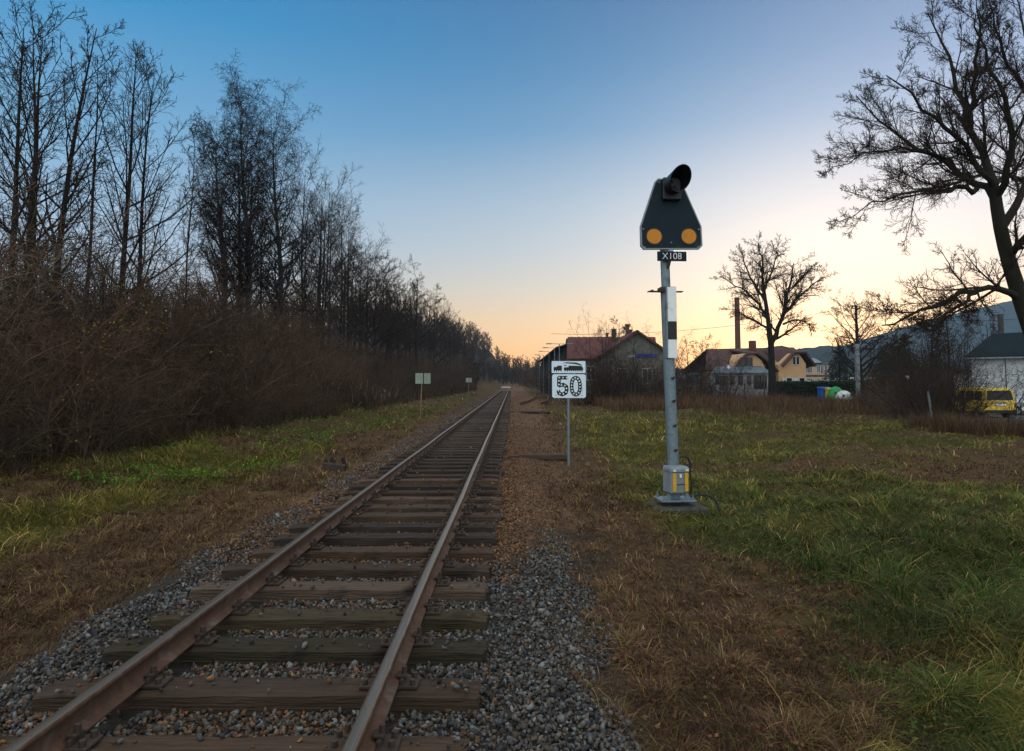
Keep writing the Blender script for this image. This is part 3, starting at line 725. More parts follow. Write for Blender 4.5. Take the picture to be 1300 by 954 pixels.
# cabinet at the foot
mb = MB(); zc0, zc1 = .27, zz(592)+.02
mb.box((-.025, -.12, (zc0+zc1)/2), (.305, .27, zc1-zc0), rz=R(14), bev=.018); mb.box((-.02, -.13, zc1-.055), (.33, .29, .10), rz=R(14), bev=.03)
CB = mb.build('cabinet', M['grey_box'], SG)
Mr = Matrix.Rotation(R(14), 3, 'Z')
def cab(px_, pz, dx, dz, m, nm, y=-.147, d=.008):
    c = Mr @ Vector((px_, y, 0)); mb = MB(); mb.box((c.x-.025, c.y-.12, pz), (dx, d, dz), rz=R(14), bev=.001); return mb.build(nm, M[m], CB)
zm = (zc0+zc1)/2-.03
cab(-.105, zm, .062, zc1-zc0-.13, 'yellow', 'yellow_stripe'); cab(.105, zm, .062, zc1-zc0-.13, 'yellow', 'yellow_stripe')
cab(0, zc1-.14, .038, .055, 'seal', 'seal', -.150); cab(0, zm-.03, .15, .012, 'iron', 'seam')
for s in (-1, 1): cab(s*.11, zc1-.055, .05, .03, 'seal', 'latch', -.155, .02)
pts = [(.17, -.05, .22)]+[(.24+.012*math.sin(i), -.05, .25+i*.075) for i in range(7)]+[(.20, -.06, .80), (.12, -.09, .82), (.05, -.10, .80)]
mb = MB(); mb.path([Vector(p) for p in pts], .013); mb.build('cable', M['cable'], SG, smooth=True)
pts = [Vector((.22, -.1, .20)), Vector((.36, -.15, .235)), Vector((.48, -.22, .23)), Vector((.56, -.27, .16)), Vector((.60, -.30, .0))]
mb = MB(); mb.path(pts, .016); mb.build('cable', M['cable'], SG, smooth=True)

# ---------------------------------------------------------------- speed sign
b = G(722, 586); SPY = b.y; g0 = gzf(b.x, SPY)
SP = empty('speed_sign', (b.x, SPY, g0)); tag(SP, 'white speed board reading 50 under a locomotive panel on a thin post', 'sign')
q = lambda u, v: (P(u, v, SPY).x-b.x, P(u, v, SPY).z-g0)
mb = MB(); mb.cyl((.0, .03, -.2), (.0, .03, q(722, 462)[1]), .030, n=12); mb.build('post', M['galv'], SP, smooth=True)
x0, z0 = q(701.0, 505.5); x1, z1 = q(743.6, 475.4)
M['sign_white'] = mat('sign_white', (.66, .78, .85), .45, c2=(.60, .71, .78), scale=5, dirt=((.34, .38, .38), 6, .70))
def rrect(x0, z0, x1, z1, r, y, n=6):
    o = []
    for (cx, cz, a0) in ((x1-r, z0+r, -90), (x1-r, z1-r, 0), (x0+r, z1-r, 90), (x0+r, z0+r, 180)):
        for i in range(n+1): a = R(a0+90*i/n); o.append((cx+r*math.cos(a), y, cz+r*math.sin(a)))
    return o
mb = MB(); mb.prism(rrect(x0, z0, x1, z1, .055, 0), (0, -.012, 0)); PL = mb.build('number_board', M['sign_white'], SP)
for xx in (.12, .88):
    mb = MB(); xp = x0+(x1-x0)*xx; mb.cyl((xp, -.012, z0+.06), (xp, -.017, z0+.06), .010, n=8); mb.build('bolt', M['iron'], PL)
def stroke(pts, w, y, d):
    mb = MB()
    for a, c_ in zip(pts[:-1], pts[1:]):
        a = Vector((a[0], 0, a[1])); c_ = Vector((c_[0], 0, c_[1])); dv = (c_-a).normalized(); nv = Vector((-dv.z, 0, dv.x))*w/2
        off = Vector((0, y, 0)); a2 = a-dv*w*.2; c2 = c_+dv*w*.2
        mb.prism([a2-nv+off, c2-nv+off, c2+nv+off, a2+nv+off], (0, -d, 0)); y -= .0004
    return mb
bw = x1-x0; bh = z1-z0
def bp_(fx, fz): return (x0+bw*fx, z0+bh*fz)
five = [bp_(.43, .855), bp_(.20, .855), bp_(.20, .52), bp_(.33, .56), bp_(.42, .48), bp_(.43, .34), bp_(.40, .21), bp_(.30, .15), bp_(.20, .20), bp_(.185, .31)]
zero = [bp_(.70+.125*math.cos(a), .50+.355*math.copysign(abs(math.sin(a))**.75, math.sin(a))) for a in [R(i*18+9) for i in range(21)]]
def digit(pts, nm, nd):
    g = stroke(pts, .088, -.0121, .003).build(nm, M['black_paint'], PL)
    o, _, _ = resample([(p[0], 0, p[1]) for p in pts], [1, 1], nd, 0); mb = MB()
    for c_ in (o[0][:-1] if nm == 'digit_zero' else o[0]): mb.cyl((c_[0], -.020, c_[2]), (c_[0], -.0245, c_[2]), .0205, .018, n=10)
    mb.build('reflectors', mat('reflector', (.75, .82, .82), .2), g)
digit(five, 'digit_five', 12); digit(zero, 'digit_zero', 15)
x0, z0 = q(700.4, 473.9); x1, z1 = q(743.2, 458.7); bw = x1-x0; bh = z1-z0
mb = MB(); mb.prism(rrect(x0, z0, x1, z1, .012, 0), (0, -.012, 0)); PN = mb.build('pictogram_board', M['sign_white'], SP)
mb = MB(); Yp = -.0125
def poly(pts): mb.prism([(x0+bw*a, Yp, z0+bh*c_) for a, c_ in pts], (0, -.003, 0))
# railcar in front of a tender engine with its plume
poly([(.06, .24), (.30, .24), (.30, .62), (.17, .62), (.155, .52), (.06, .50)])
poly([(.36, .24), (.90, .24), (.94, .30), (.90, .56), (.84, .60), (.50, .62), (.50, .50), (.36, .46)])
poly([(.36, .66), (.44, .66), (.44, .60), (.36, .60)])
poly([(.32, .84), (.44, .90), (.72, .88), (.86, .74), (.90, .60), (.82, .66), (.68, .76), (.50, .80)])
for i in range(4): mb.cyl((x0+bw*(.08+.065*i), Yp, z0+bh*.20), (x0+bw*(.08+.065*i), Yp-.003, z0+bh*.20), .016, n=12)
for i in range(9): mb.cyl((x0+bw*(.40+.062*i), Yp, z0+bh*.21), (x0+bw*(.40+.062*i), Yp-.003, z0+bh*.21), .017, n=12)
mb.build('train_pictogram', M['black_paint'], PN)

M['post_tan'] = mat('post_tan', (.30, .20, .12), .7, c2=(.20, .12, .07), scale=4)
# ---------------------------------------------------------------- two boards seen from behind on the left
for (u, v, vt, Yb, ul, ur, vb, lab) in ((533.5, 527, 474, 41.5, 527.5, 547, 487.5, 'pale two-panel trackside board seen from behind on a rusty post, nearer one'),
                                       (594.5, 498, 480, 96, 591.5, 599, 485.6, 'small pale trackside board far along the left verge')):
    b = P(u, v, Yb); g = gzf(b.x, Yb); o = empty('trackside_board', (b.x, Yb, g)); tag(o, lab, 'board')
    qq = lambda uu, vv: (P(uu, vv, Yb).x-b.x, P(uu, vv, Yb).z-g)
    top = qq(u, vt); xl = qq(ul, vb); xr = qq(ur, vt)
    mb = MB(); mb.cyl((0, 0, -.2), (top[0]+.12, 0, top[1]), .035, n=10); mb.build('post', M['post_tan'], o)
    m_ = mat('board_back', (.30, .36, .30), .6, c2=(.22, .28, .22), scale=3)
    xm = (xl[0]+xr[0])/2+.02
    for (a, c_, rz) in ((xl[0], xm-.03, .12), (xm+.02, xr[0], -.22)):
        mb = MB(); mb.box(((a+c_)/2, -.05, (xl[1]+top[1])/2), (c_-a, .02, top[1]-xl[1]), rz=rz, bev=.004); mb.build('panel', m_, o)

# timber trough and odds beside the track
a = G(645, 580); c_ = G(722, 578)
mb = MB(); mb.box((0, 0, .03), (c_.x-a.x, .26, .10), bev=.012); mb.box((.1, -.02, .085), ((c_.x-a.x)*.8, .2, .016), bev=.004)
tag(mb.build('cable_trough', M['wood_c'], loc=((a.x+c_.x)/2, a.y, -.04)), 'dark weathered cable trough lying across the gravel before the 50 board', 'trough')
a = G(640, 523); c_ = G(694, 520)
mb = MB(); mb.box((0, 0, .03), (c_.x-a.x, 1.1, .10), bev=.02)
tag(mb.build('timber_crossing', M['wood_c'], loc=((a.x+c_.x)/2, a.y, -.05)), 'dark timber crossing boards laid across the gravel path farther back', 'boards')
s_ = G(424, 592); root = empty('old_timber_stump', (s_.x, s_.y, gzf(s_.x, s_.y))); rng0 = random.Random(4)
mb = MB(); mb.box((0, 0, .07), (.50, .24, .22), rz=.2, bev=.03, tilt=(.15, 'Y')); mb.build('block', M['wood_c'], root)
mb = MB()
for i in range(5): mb.box((rng0.uniform(-.24, .24), rng0.uniform(-.1, .1), .17), (.07, .06, rng0.uniform(.14, .3)), rz=rng0.random(), bev=.01, tilt=(rng0.uniform(-.5, .5), 'Y'))
mb.build('splinters', M['wood_c'], root)
tag(root, 'dark broken timber stump at the edge of the left ballast', 'stump')

# siding: two rails curving in from the path towards the shed
def bez(p0, p1, p2, n=24):
    o = []
    for i in range(n+1):
        t = i/n; o.append(((1-t)**2*p0[0]+2*t*(1-t)*p1[0]+t*t*p2[0], (1-t)**2*p0[1]+2*t*(1-t)*p1[1]+t*t*p2[1]))
    return o
for (p0, p1, p2, lab) in (((.75, 60), (2.9, 75), (3.7, 110), 'dark siding rail curving away beside the main track, left one of the pair'),
                          ((2.55, 60), (4.5, 74), (5.2, 108), 'dark siding rail curving away behind the 50 board, right one of the pair')):
    pts = bez(p0, p1, p2); path = []
    for i, p in enumerate(pts):
        d = pts[min(i+1, len(pts)-1)]; e = pts[max(i-1, 0)]; h = -math.atan2(d[0]-e[0], d[1]-e[1])
        path.append((p[0], p[1], -.06, h))
    V, Q = prof_extrude([(a*1.5, c*1.35) for a, c in RAILP], path)
    me = mesh_np('siding_rail', V, Q); tag(link('siding_rail', me, M['rust']), lab, 'rail')
# level crossing slab at the far end of the straight
V = [(TX-1.6+x*2.6, 190+y, .05+.6*(1-math.cos(math.pi*min(y/7, 1)))/2) for y in (0, 1.5, 3, 4.5, 6, 7, 13) for x in (0, .33, .66, 1)]
tag(link('level_crossing', mesh_np('level_crossing', V, [(j*4+i, j*4+i+1, j*4+i+5, j*4+i+4) for j in range(6) for i in range(3)], smooth=True), mat('pale_asphalt', (.46, .45, .43), .6)), kind='structure')

# ---------------------------------------------------------------- buildings
M['plaster_grey'] = mat('plaster_grey', (.16, .155, .125), .9, c2=(.10, .10, .085), scale=.6, bump=.2, dirt=((.12, .12, .10), .8, .58))
M['roof_red'] = mat('roof_tiles_red', (.110, .034, .024), .8, c2=(.065, .024, .019), scale=1.6, stretch=(1, 1, 3), bump=.5, bscale=12)
M['roof_brown'] = mat('roof_tiles_brown', (.085, .038, .032), .8, c2=(.055, .027, .024), scale=1.2, bump=.4, bscale=12)
M['roof_grey'] = mat('roof_sheet_grey', (.11, .145, .165), .6, c2=(.08, .11, .13), scale=1.0)
M['roof_teal'] = mat('roof_sheet_dark', (.012, .021, .024), .95, c2=(.009, .016, .018), scale=.8, spec=.05)
M['stucco_orange'] = mat('stucco_orange', (.58, .36, .19), .9, c2=(.50, .31, .16), scale=.7)
M['stucco_white'] = mat('stucco_white', (.55, .57, .58), .9, c2=(.44, .47, .48), scale=.6, dirt=((.30, .31, .30), .7, .62))
M['brick'] = mat('brick', (.13, .052, .038), .9, c2=(.07, .032, .026), scale=3, stretch=(1, 1, 4), bump=.4)
M['timber_dark'] = mat('timber_dark', (.045, .036, .030), .85, c2=(.025, .021, .019), scale=2.5, stretch=(1, 6, .3), bump=.4)
M['glass'] = mat('window_glass', (.012, .016, .02), .12, spec=.6)
M['frame_white'] = mat('window_frame', (.55, .55, .53), .6)
M['frame_brown'] = mat('eaves_wood', (.06, .035, .024), .8)
def window(parent, c, w, h, fr='frame_white', cross=1, axis='x', d=.10, out=-1):
    """framed window proud of a wall; axis = direction of the wall, out = side it faces"""
    mb = MB(); fwd = .05*out
    def bx(a, z, da, dz, dep, off):
        if axis == 'x': mb.box((c[0]+a, c[1]+off*out, c[2]+z), (da, dep, dz))
        else: mb.box((c[0]+off*out, c[1]+a, c[2]+z), (dep, da, dz))
    f = min(.10, w*.14)
    bx(-w/2, 0, f, h+f, d, 0); bx(w/2, 0, f, h+f, d, 0); bx(0, h/2, w-f, f, d, 0); bx(0, -h/2, w-f, f, d, 0)
    for i in range(cross): bx(-w/2+w*(i+1)/(cross+1), 0, f*.7, h-f, d*.8, 0)
    o = mb.build('window', M[fr], parent)
    mb = MB(); bx(0, 0, w-f, h-f, d*.3, 0); mb.build('pane', M['glass'], o)
    return o
def roof_slabs(parent, polys, m, t=.22, nm='roof'):
    mb = MB()
    for p in polys: mb.slab(p, -t)
    return mb.build(nm, m, parent)
# --- station house: gabled wing towards us, long roof behind
Ys = 75.0; p = lambda u, v, Y=Ys: P(u, v, Y)
ST = empty('station_building', (p(800, 500).x, Ys, -.1)); tag(ST, 'grey plastered station house with red tiled roof and gable facing the meadow', 'building')
def loc(v): return Vector(v)-ST.location
gl, gr_, pk = p(768, 447), p(844, 444), p(808, 420)
D = 13
mb = MB(); w0 = Vector((gl.x, Ys, -.3)); w1 = Vector((gr_.x, Ys, -.3))
mb.prism([loc(w0), loc(w1), loc((gr_.x, Ys, gr_.z)), loc((pk.x, Ys, pk.z-.12)), loc((gl.x, Ys, gl.z))], (0, D, 0))
rl = p(722, 455, 79); rr = p(834, 455, 79); zr = p(780, 428, 84).z
mb.box2(loc((rl.x, 79, -.3)), loc((rr.x-.2, 89, rl.z)))
mb.build('wall', M['plaster_grey'], ST)
ov = .45
sl = (pk.z-gl.z)/(pk.x-gl.x); sr = (pk.z-gr_.z)/(gr_.x-pk.x)
mk = lambda x, y, z: loc((x, y, z))
polys = [[mk(gl.x-ov, Ys-.6, gl.z-ov*sl), mk(pk.x, Ys-.6, pk.z+.05), mk(pk.x, Ys+D, pk.z+.05), mk(gl.x-ov, Ys+D, gl.z-ov*sl)],
         [mk(pk.x, Ys-.6, pk.z+.05), mk(gr_.x+ov, Ys-.6, gr_.z-ov*sr), mk(gr_.x+ov, Ys+D, gr_.z-ov*sr), mk(pk.x, Ys+D, pk.z+.05)]]
ex0 = p(719.5, 455, 78.5).x; ex1 = p(836, 455, 78.5).x; rx0 = p(721, 428, 84).x; rx1 = p(832, 428, 84).x
ze = p(740, 455.5, 78.5).z
polys += [[mk(ex0, 78.5, ze), mk(ex1, 78.5, ze), mk(rx1, 84, zr), mk(rx0, 84, zr)], [mk(rx0, 84, zr), mk(rx1, 84, zr), mk(ex1, 89.5, ze), mk(ex0, 89.5, ze)]]
RF = roof_slabs(ST, polys, M['roof_red'])
mb = MB(); mb.prism([mk(rl.x+.1, 79, rl.z), mk(rl.x+.1, 89, rl.z), mk(rl.x+.1, 84, zr-.2)], (.25, 0, 0)); mb.prism([mk(rr.x-.5, 79, rl.z), mk(rr.x-.5, 89, rl.z), mk(rr.x-.5, 84, zr-.2)], (.25, 0, 0)); mb.build('gable_boards', M['timber_dark'], ST)
for (u0, u1, vt, vb, m, Yc) in ((777, 781.5, 419, 433, 'concrete', 83), (794.5, 798.5, 413, 430, 'brick', 81), (770, 772, 424, 430, 'brick', 84), (799, 802, 420, 428, 'brick', 81.6)):
    a = p(u0, vb, Yc); c_ = p(u1, vt, Yc)
    mb = MB(); mb.box2(mk(a.x, Yc-.25, a.z-.6), mk(c_.x, Yc+.25, c_.z)); mb.box2(mk(a.x-.07, Yc-.32, c_.z-.02), mk(c_.x+.07, Yc+.32, c_.z+.1)); mb.build('chimney', M[m], RF)
for (u, v, w, h) in ((790, 478, 1.1, 1.7), (822, 478, 1.1, 1.7)): window(ST, mk(p(u, v).x, Ys-.04, p(u, v).z), w, h)
for u in (735, 750): window(ST, mk(p(u, 474, 79).x, 78.96, p(u, 474, 79).z), 1.0, 1.6)
a = p(797, 456); c_ = p(830, 449)
sg = empty('station_sign', (p(815, 452).x, Ys-.09, p(815, 452).z)); tag(sg, 'small dark blue name board fixed high on the grey station gable', 'sign')
mb = MB(); mb.box((.45, 0, 0), (2.3, .05, .42), bev=.01); mb.build('blue_board', mat('sign_blue', (.015, .03, .22), .5), sg)
mb = MB(); mb.box((-1.1, 0, -.05), (.62, .05, .26), bev=.01); mb.build('pale_board', mat('sign_pale', (.3, .33, .38), .5), sg)
# --- goods shed along the sidings
x0 = 6.35; SHY0, SHY1 = 84.0, 150.0
SH = empty('goods_shed', (x0, SHY0, 0)); tag(SH, 'long dark timber shed with an overhanging roof left of the station house', 'shed')
hz_ = P(722, 441, 84).z
mb = MB(); mb.box2((.0, 0, -.3), (4.2, SHY1-SHY0, hz_)); mb.build('wall', M['timber_dark'], SH)
mb = MB()
for i in range(14): mb.box2((-.09, 2+i*4.8, -.3), (-.002, 2.2+i*4.8, hz_-.05))
mb.build('wall_posts', M['frame_brown'], SH)
roof_slabs(SH, [[(-.9, -.6, hz_-.12), (-.9, SHY1-SHY0+.6, hz_-.12), (2.2, SHY1-SHY0+.6, hz_+.75), (2.2, -.6, hz_+.75)], [(2.2, -.6, hz_+.75), (2.2, SHY1-SHY0+.6, hz_+.75), (5.2, SHY1-SHY0+.6, hz_-.12), (5.2, -.6, hz_-.12)]], M['timber_dark'], .15)
for i in range(5):
    mb = MB(); mb.box2((-.06, 6+i*12, .6), (-.004, 9+i*12, 3.6)); mb.build('door', M['frame_brown'], SH)
# --- platform lamps
labs = ['nearest platform lamp with arms to both sides beside the station roof', 'second platform lamp from the station, single arm to the left', 'third platform lamp from the station, single arm to the left', 'fourth platform lamp from the station, single arm to the left', 'farthest platform lamp in the row before the dark shed']
for i, (u, Yl, vt) in enumerate(((710, 75, 437), (704, 83.5, 442), (697, 96, 446.5), (690, 113, 451), (684.5, 133, 454.5))):
    q_ = P(u, vt, Yl); o = empty('platform_lamp', (q_.x, Yl, gzf(q_.x, Yl))); h = q_.z-o.location.z
    tag(o, labs[i], 'lamp', 'platform lamps in a row')
    mb = MB(); mb.cyl((0, 0, -.3), (0, 0, h), .075, .05, n=10); mb.build('post', M['galv'], o)
    mb = MB(); mb.cyl((-1.2, 0, h+.03), (1.1 if i == 0 else 0, 0, h), .03, n=8); mb.build('arm', M['galv'], o)
    for s in ((-1, 1) if i == 0 else (-1,)):
        mb = MB(); mb.box((s*1.15, 0, h+.03), (.62, .26, .11), bev=.03); mb.build('lamp_head', M['grey_box'], o)
# --- orange house
YH = 84.0; OH = empty('orange_house', (P(960, 490, YH).x, YH, -.2)); tag(OH, 'orange stuccoed house with brown half-hipped roof behind the big bare tree', 'house')
lo = lambda u, v, Y: P(u, v, Y)-OH.location
def wp(u, v, Y): return lo(u, v, Y)
mb = MB()
bl, br = lo(924, 492, YH), lo(1022, 492, YH); zb = -.4
ev = lo(960, 463, YH).z
mb.box2((bl.x, 0, zb), (br.x, 11, ev)); 
# left dormer gable
a, c_ = lo(926, 476, YH-1.2), lo(975, 476, YH-1.2); kz = lo(950, 449, YH-1.2).z; sh_ = lo(935, 458, YH-1.2)
mb.prism([(a.x, -1.2, zb), (c_.x, -1.2, zb), (c_.x, -1.2, a.z), (lo(967, 458, YH-1.2).x, -1.2, sh_.z), (lo(956, 451, YH-1.2).x, -1.2, kz), (lo(944, 451, YH-1.2).x, -1.2, kz), (sh_.x, -1.2, sh_.z), (a.x, -1.2, a.z)], (0, 6, 0))
# right gable
a2, c2_ = lo(988, 463, YH-1.6), lo(1023, 463, YH-1.6)
mb.prism([(a2.x, -1.6, zb), (c2_.x, -1.6, zb), (c2_.x, -1.6, lo(1023, 462, YH-1.6).z), (lo(1014, 449, YH-1.6).x, -1.6, lo(1014, 449, YH-1.6).z), (lo(1002, 449, YH-1.6).x, -1.6, lo(1002, 449, YH-1.6).z), (a2.x, -1.6, a2.z)], (0, 8, 0))
mb.build('wall', M['stucco_orange'], OH)
mb = MB(); zt = lo(1000, 480.5, YH-1.6).z; mb.box2((lo(987, 480, YH).x, -1.66, zb), (c2_.x+.05, -1.5, zt)); mb.build('white_plinth', M['stucco_white'], OH)
rz0 = lo(950, 441, YH+5).z; X_ = lambda u, Y=YH: lo(u, 450, Y).x; Z_ = lambda v, Y=YH: lo(900, v, Y).z
polys = [[(X_(893), -.5, Z_(470)), (X_(1024), -.5, Z_(466)), (X_(1008, YH+5), 5, rz0), (X_(897, YH+5), 5, rz0-.25)],
         [(X_(897, YH+5), 5, rz0-.25), (X_(1008, YH+5), 5, rz0), (X_(1026), 11.5, Z_(468)), (X_(893), 11.5, Z_(470))],
         # dormer roof planes
         [(X_(921), -1.7, Z_(477)), (X_(934), -1.7, Z_(457)), (X_(934), 4, Z_(457)), (X_(921), 4, Z_(477))],
         [(X_(934), -1.7, Z_(457)), (X_(944), -1.7, Z_(449)), (X_(944), 5, Z_(449)), (X_(934), 5, Z_(457))],
         [(X_(944), -1.7, Z_(449)), (X_(957), -1.7, Z_(449)), (X_(960), 5, Z_(441)), (X_(940), 5, Z_(441))],
         [(X_(957), -1.7, Z_(449)), (X_(968), -1.7, Z_(457)), (X_(968), 5, Z_(457)), (X_(957), 5, Z_(449))],
         [(X_(968), -1.7, Z_(457)), (X_(982), -1.7, Z_(471)), (X_(982), 4, Z_(471)), (X_(968), 4, Z_(457))],
         # right gable roof planes and its half hip
         [(X_(984), -2.1, Z_(466)), (X_(1001), -2.1, Z_(448)), (X_(998), 2, Z_(438)), (X_(984), 4, Z_(440))],
         [(X_(1001), -2.2, Z_(448)), (X_(1015), -2.2, Z_(448)), (X_(1000), 2, Z_(437.6))],
         [(X_(1015), -2.1, Z_(448)), (X_(1027), -2.1, Z_(465)), (X_(1024), 6, Z_(465)), (X_(1000), 2, Z_(437.6))]]
RH = roof_slabs(OH, polys, M['roof_brown'], .2)
a = lo(955, 448, YH+4); mb = MB(); mb.box2((a.x-.35, 3.5, a.z-.8), (a.x+.35, 4.3, lo(955, 433, YH+4).z)); mb.build('chimney', M['brick'], RH)
for u in (943, 951.5): w_ = lo(u, 460, YH-1.2); window(OH, (w_.x, -1.24, w_.z), .62, 1.0, 'frame_brown', 0)
for u in (1008, 1012.5): w_ = lo(u, 458, YH-1.6); window(OH, (w_.x, -1.64, w_.z), .36, .95, 'frame_white', 0)
for u in (1002, 1018): w_ = lo(u, 482.5, YH-1.7); window(OH, (w_.x, -1.70, w_.z), .7, .5, 'frame_white', 0)
dd = lo(924.5, 468, YH-2.2); mb = MB(); mb.cyl((dd.x, dd.y, dd.z), (dd.x+.10, dd.y-.10, dd.z+.05), .10, .40, n=18); mb.cyl((dd.x, dd.y+.05, dd.z-.7), (dd.x, dd.y, dd.z), .035, n=8); mb.build('satellite_dish', M['white_paint'], OH)
mb = MB(); mb.box2((bl.x-.2, -.62, Z_(470)-.05), (lo(985, 470, YH).x, -.50, Z_(470)+.07)); mb.cyl((lo(985.5, 470, YH).x, -.12, zb), (lo(985.5, 470, YH).x, -.12, ev), .06, n=8); mb.build('gutter', M['galv'], OH)
# white single-storey extension
Ye = 80.0; e0, e1 = lo(905, 490, Ye), lo(977, 490, Ye); ze_ = lo(930, 475, Ye).z; ye = Ye-YH
mb = MB(); mb.box2((e0.x, ye, zb), (e1.x, ye+2.6, ze_)); EX = mb.build('extension', mat('stucco_pale_grey', (.36, .38, .39), .9, c2=(.26, .28, .29), scale=.8), OH)
mb = MB(); mb.slab([(e0.x-.3, ye-.35, ze_+.02), (e1.x+.3, ye-.35, ze_+.02), (e1.x, -1.25, lo(930, 466, YH-1.2).z), (e0.x+1.2, -1.25, lo(930, 467, YH-1.2).z)], .12); mb.build('extension_roof', M['roof_grey'], OH)
for u in (911, 917, 922, 929, 940, 951): w_ = lo(u, 483, Ye); window(OH, (w_.x, ye-.03, w_.z), .42, .95, 'frame_brown', 0)
for u in (961, 969): w_ = lo(u, 485.5, Ye); window(OH, (w_.x, ye-.03, w_.z), .7, 1.5, 'frame_brown', 1)
# brick stack
Yk = 120.0; a = P(937, 452, Yk); t = P(936.5, 378, Yk); w_ = 7.2*Yk/F; o = empty('brick_chimney', (a.x, Yk, 0)); tag(o, 'tall round red brick factory chimney rising behind the orange house', 'chimney')
mb = MB(); mb.cyl((0, 0, -1), (0, 0, t.z), w_*.55, w_*.42, n=20); mb.build('shaft', M['brick'], o, smooth=True)
mb = MB(); mb.cyl((0, 0, t.z-.35), (0, 0, t.z), w_*.47, w_*.47, n=20); mb.build('cap', M['brick'], o)
# school-like block with a rounded roof
Yb = 112.0; o = empty('flat_block', (P(1030, 488, Yb).x, Yb, -.2)); tag(o, 'orange and white two-storey block with a rounded pale blue roof', 'building')
lb = lambda u, v, Y=Yb: P(u, v, Y)-o.location
a, c_ = lb(1019, 492), lb(1052, 463); mb = MB(); mb.box2((a.x, 0, -.5), (c_.x, 9, c_.z)); mb.build('wall', mat('stucco_pale', (.50, .38, .24), .9), o)
mb = MB(); pts = [(lb(1021, 463).x+(lb(1044, 463).x-lb(1021, 463).x)*i/12, -.3, c_.z+(lb(1030, 454.5).z-c_.z)*math.sin(math.pi*(.25+.75*i/12))**.8 if i < 12 else c_.z) for i in range(13)]
mb.prism([(pts[0][0], -.3, c_.z)]+pts+[(pts[-1][0], -.3, c_.z-.05)], (0, 9, 0)); mb.build('rounded_roof', mat('roof_blue', (.30, .40, .47), .5), o)
mb = MB(); mb.box2((a.x-.2, -.3, c_.z-.002), (c_.x+.2, 9.2, c_.z+.25)); mb.build('eaves', M['roof_grey'], o)
for (z0, z1) in ((477, 479),): mb = MB(); mb.box2((a.x, -.08, lb(0, 478.5).z), (c_.x, -.002, lb(0, 476.2).z)); mb.box2((lb(1034.3, 0).x, -.07, -.5), (lb(1036, 0).x, -.003, c_.z)); mb.build('brick_band', M['brick'], o)
for u in (1025, 1029, 1039, 1043.5, 1048.5):
    w_ = lb(u, 469); window(o, (w_.x, -.04, w_.z), .50, 1.15, 'frame_white', 1); w_ = lb(u, 484); window(o, (w_.x, -.04, w_.z), .50, .9, 'frame_white', 1)
# low brick building with pale flat roof edge
Yw = 92.0; o = empty('low_brick_building', (P(1080, 488, Yw).x, Yw, -.2)); tag(o, 'low brick building with a pale flat roof edge behind the hedge', 'building')
lb2 = lambda u, v: P(u, v, Yw)-o.location
a, c_ = lb2(1056, 488), lb2(1111, 482.5); mb = MB(); mb.box2((a.x, 0, -.5), (c_.x, 7, c_.z)); mb.build('wall', M['brick'], o)
mb = MB(); mb.slab([(a.x-.3, -.35, lb2(0, 485.5).z), (c_.x+.2, -.35, lb2(0, 480.8).z), (c_.x+.2, 7.3, lb2(0, 480.8).z), (a.x-.3, 7.3, lb2(0, 485.5).z)], .22); mb.build('roof', M['frame_white'], o)
a = lb2(1107, 484); mb = MB(); mb.box2((a.x, .3, a.z-.3), (lb2(1112, 0).x, .9, lb2(0, 463).z)); mb.build('chimney', M['brick'], o)
# white hall with dark roof at the right edge
Yg = 60.0; o = empty('white_hall', (P(1270, 520, Yg).x, Yg, -.4)); tag(o, 'white hall with dark green sheet roof behind the yellow van', 'building')
lg = lambda u, v, Y=Yg: P(u, v, Y)-o.location
a = lg(1236, 520); ev_ = lg(1260, 454).z
mb = MB(); mb.box2((a.x, 0, -.5), (a.x+24, 10, ev_)); mb.build('wall', M['stucco_white'], o)
mb = MB(); mb.slab([(a.x-.5, -.6, ev_-.1), (a.x+24.5, -.6, ev_-.1), (a.x+24.5, 6, lg(0, 424, Yg+6).z), (a.x+1.5, 6, lg(0, 428, Yg+6).z)], .18); mb.slab([(a.x+1.5, 6, lg(0, 428, Yg+6).z), (a.x+24.5, 6, lg(0, 424, Yg+6).z), (a.x+24.5, 10.6, ev_), (a.x-.5, 10.6, ev_)], .18); mb.build('roof', M['roof_teal'], o)
a2 = lg(1214, 500); mb = MB(); mb.box2((a2.x, .6, -.5), (a.x-.01, 6, lg(0, 474).z)); mb.build('porch_wall', M['stucco_white'], o)
mb = MB(); mb.box2((a2.x-.4, .2, lg(0, 474).z), (a.x-.02, 6.2, lg(0, 470).z)); mb.build('porch_roof', M['roof_brown'], o)
mb = MB()
for k_ in range(1, 8): mb.box2((a.x+k_*2.4-.03, -.035, -.5), (a.x+k_*2.4+.03, -.003, ev_-.05))
mb.build('wall_seams', M['concrete'], o)
mb = MB(); mb.box2((a.x-.5, -.74, ev_-.16), (a.x+24.5, -.61, ev_-.02)); mb.build('gutter', M['galv'], o)
piv = Vector((a.x, 0, 0)); Rm_ = Matrix.Rotation(R(-36), 4, 'Z'); o.location = o.location+piv-Rm_ @ piv; o.rotation_euler = (0, 0, R(-36))
# far stack on the right
Yk = 130.0; a = P(1271, 425, Yk); t = P(1271, 399, Yk); o = empty('grey_chimney', (a.x, Yk, 0)); tag(o, 'slim dark square chimney showing above the dark hall roof', 'chimney')
mb = MB(); mb.box2((-.34, -.34, -.5), (.34, .34, t.z-.3)); mb.build('shaft', M['timber_dark'], o); mb = MB(); mb.box2((-.42, -.42, t.z-.3), (.42, .42, t.z)); mb.build('cap', M['concrete'], o)
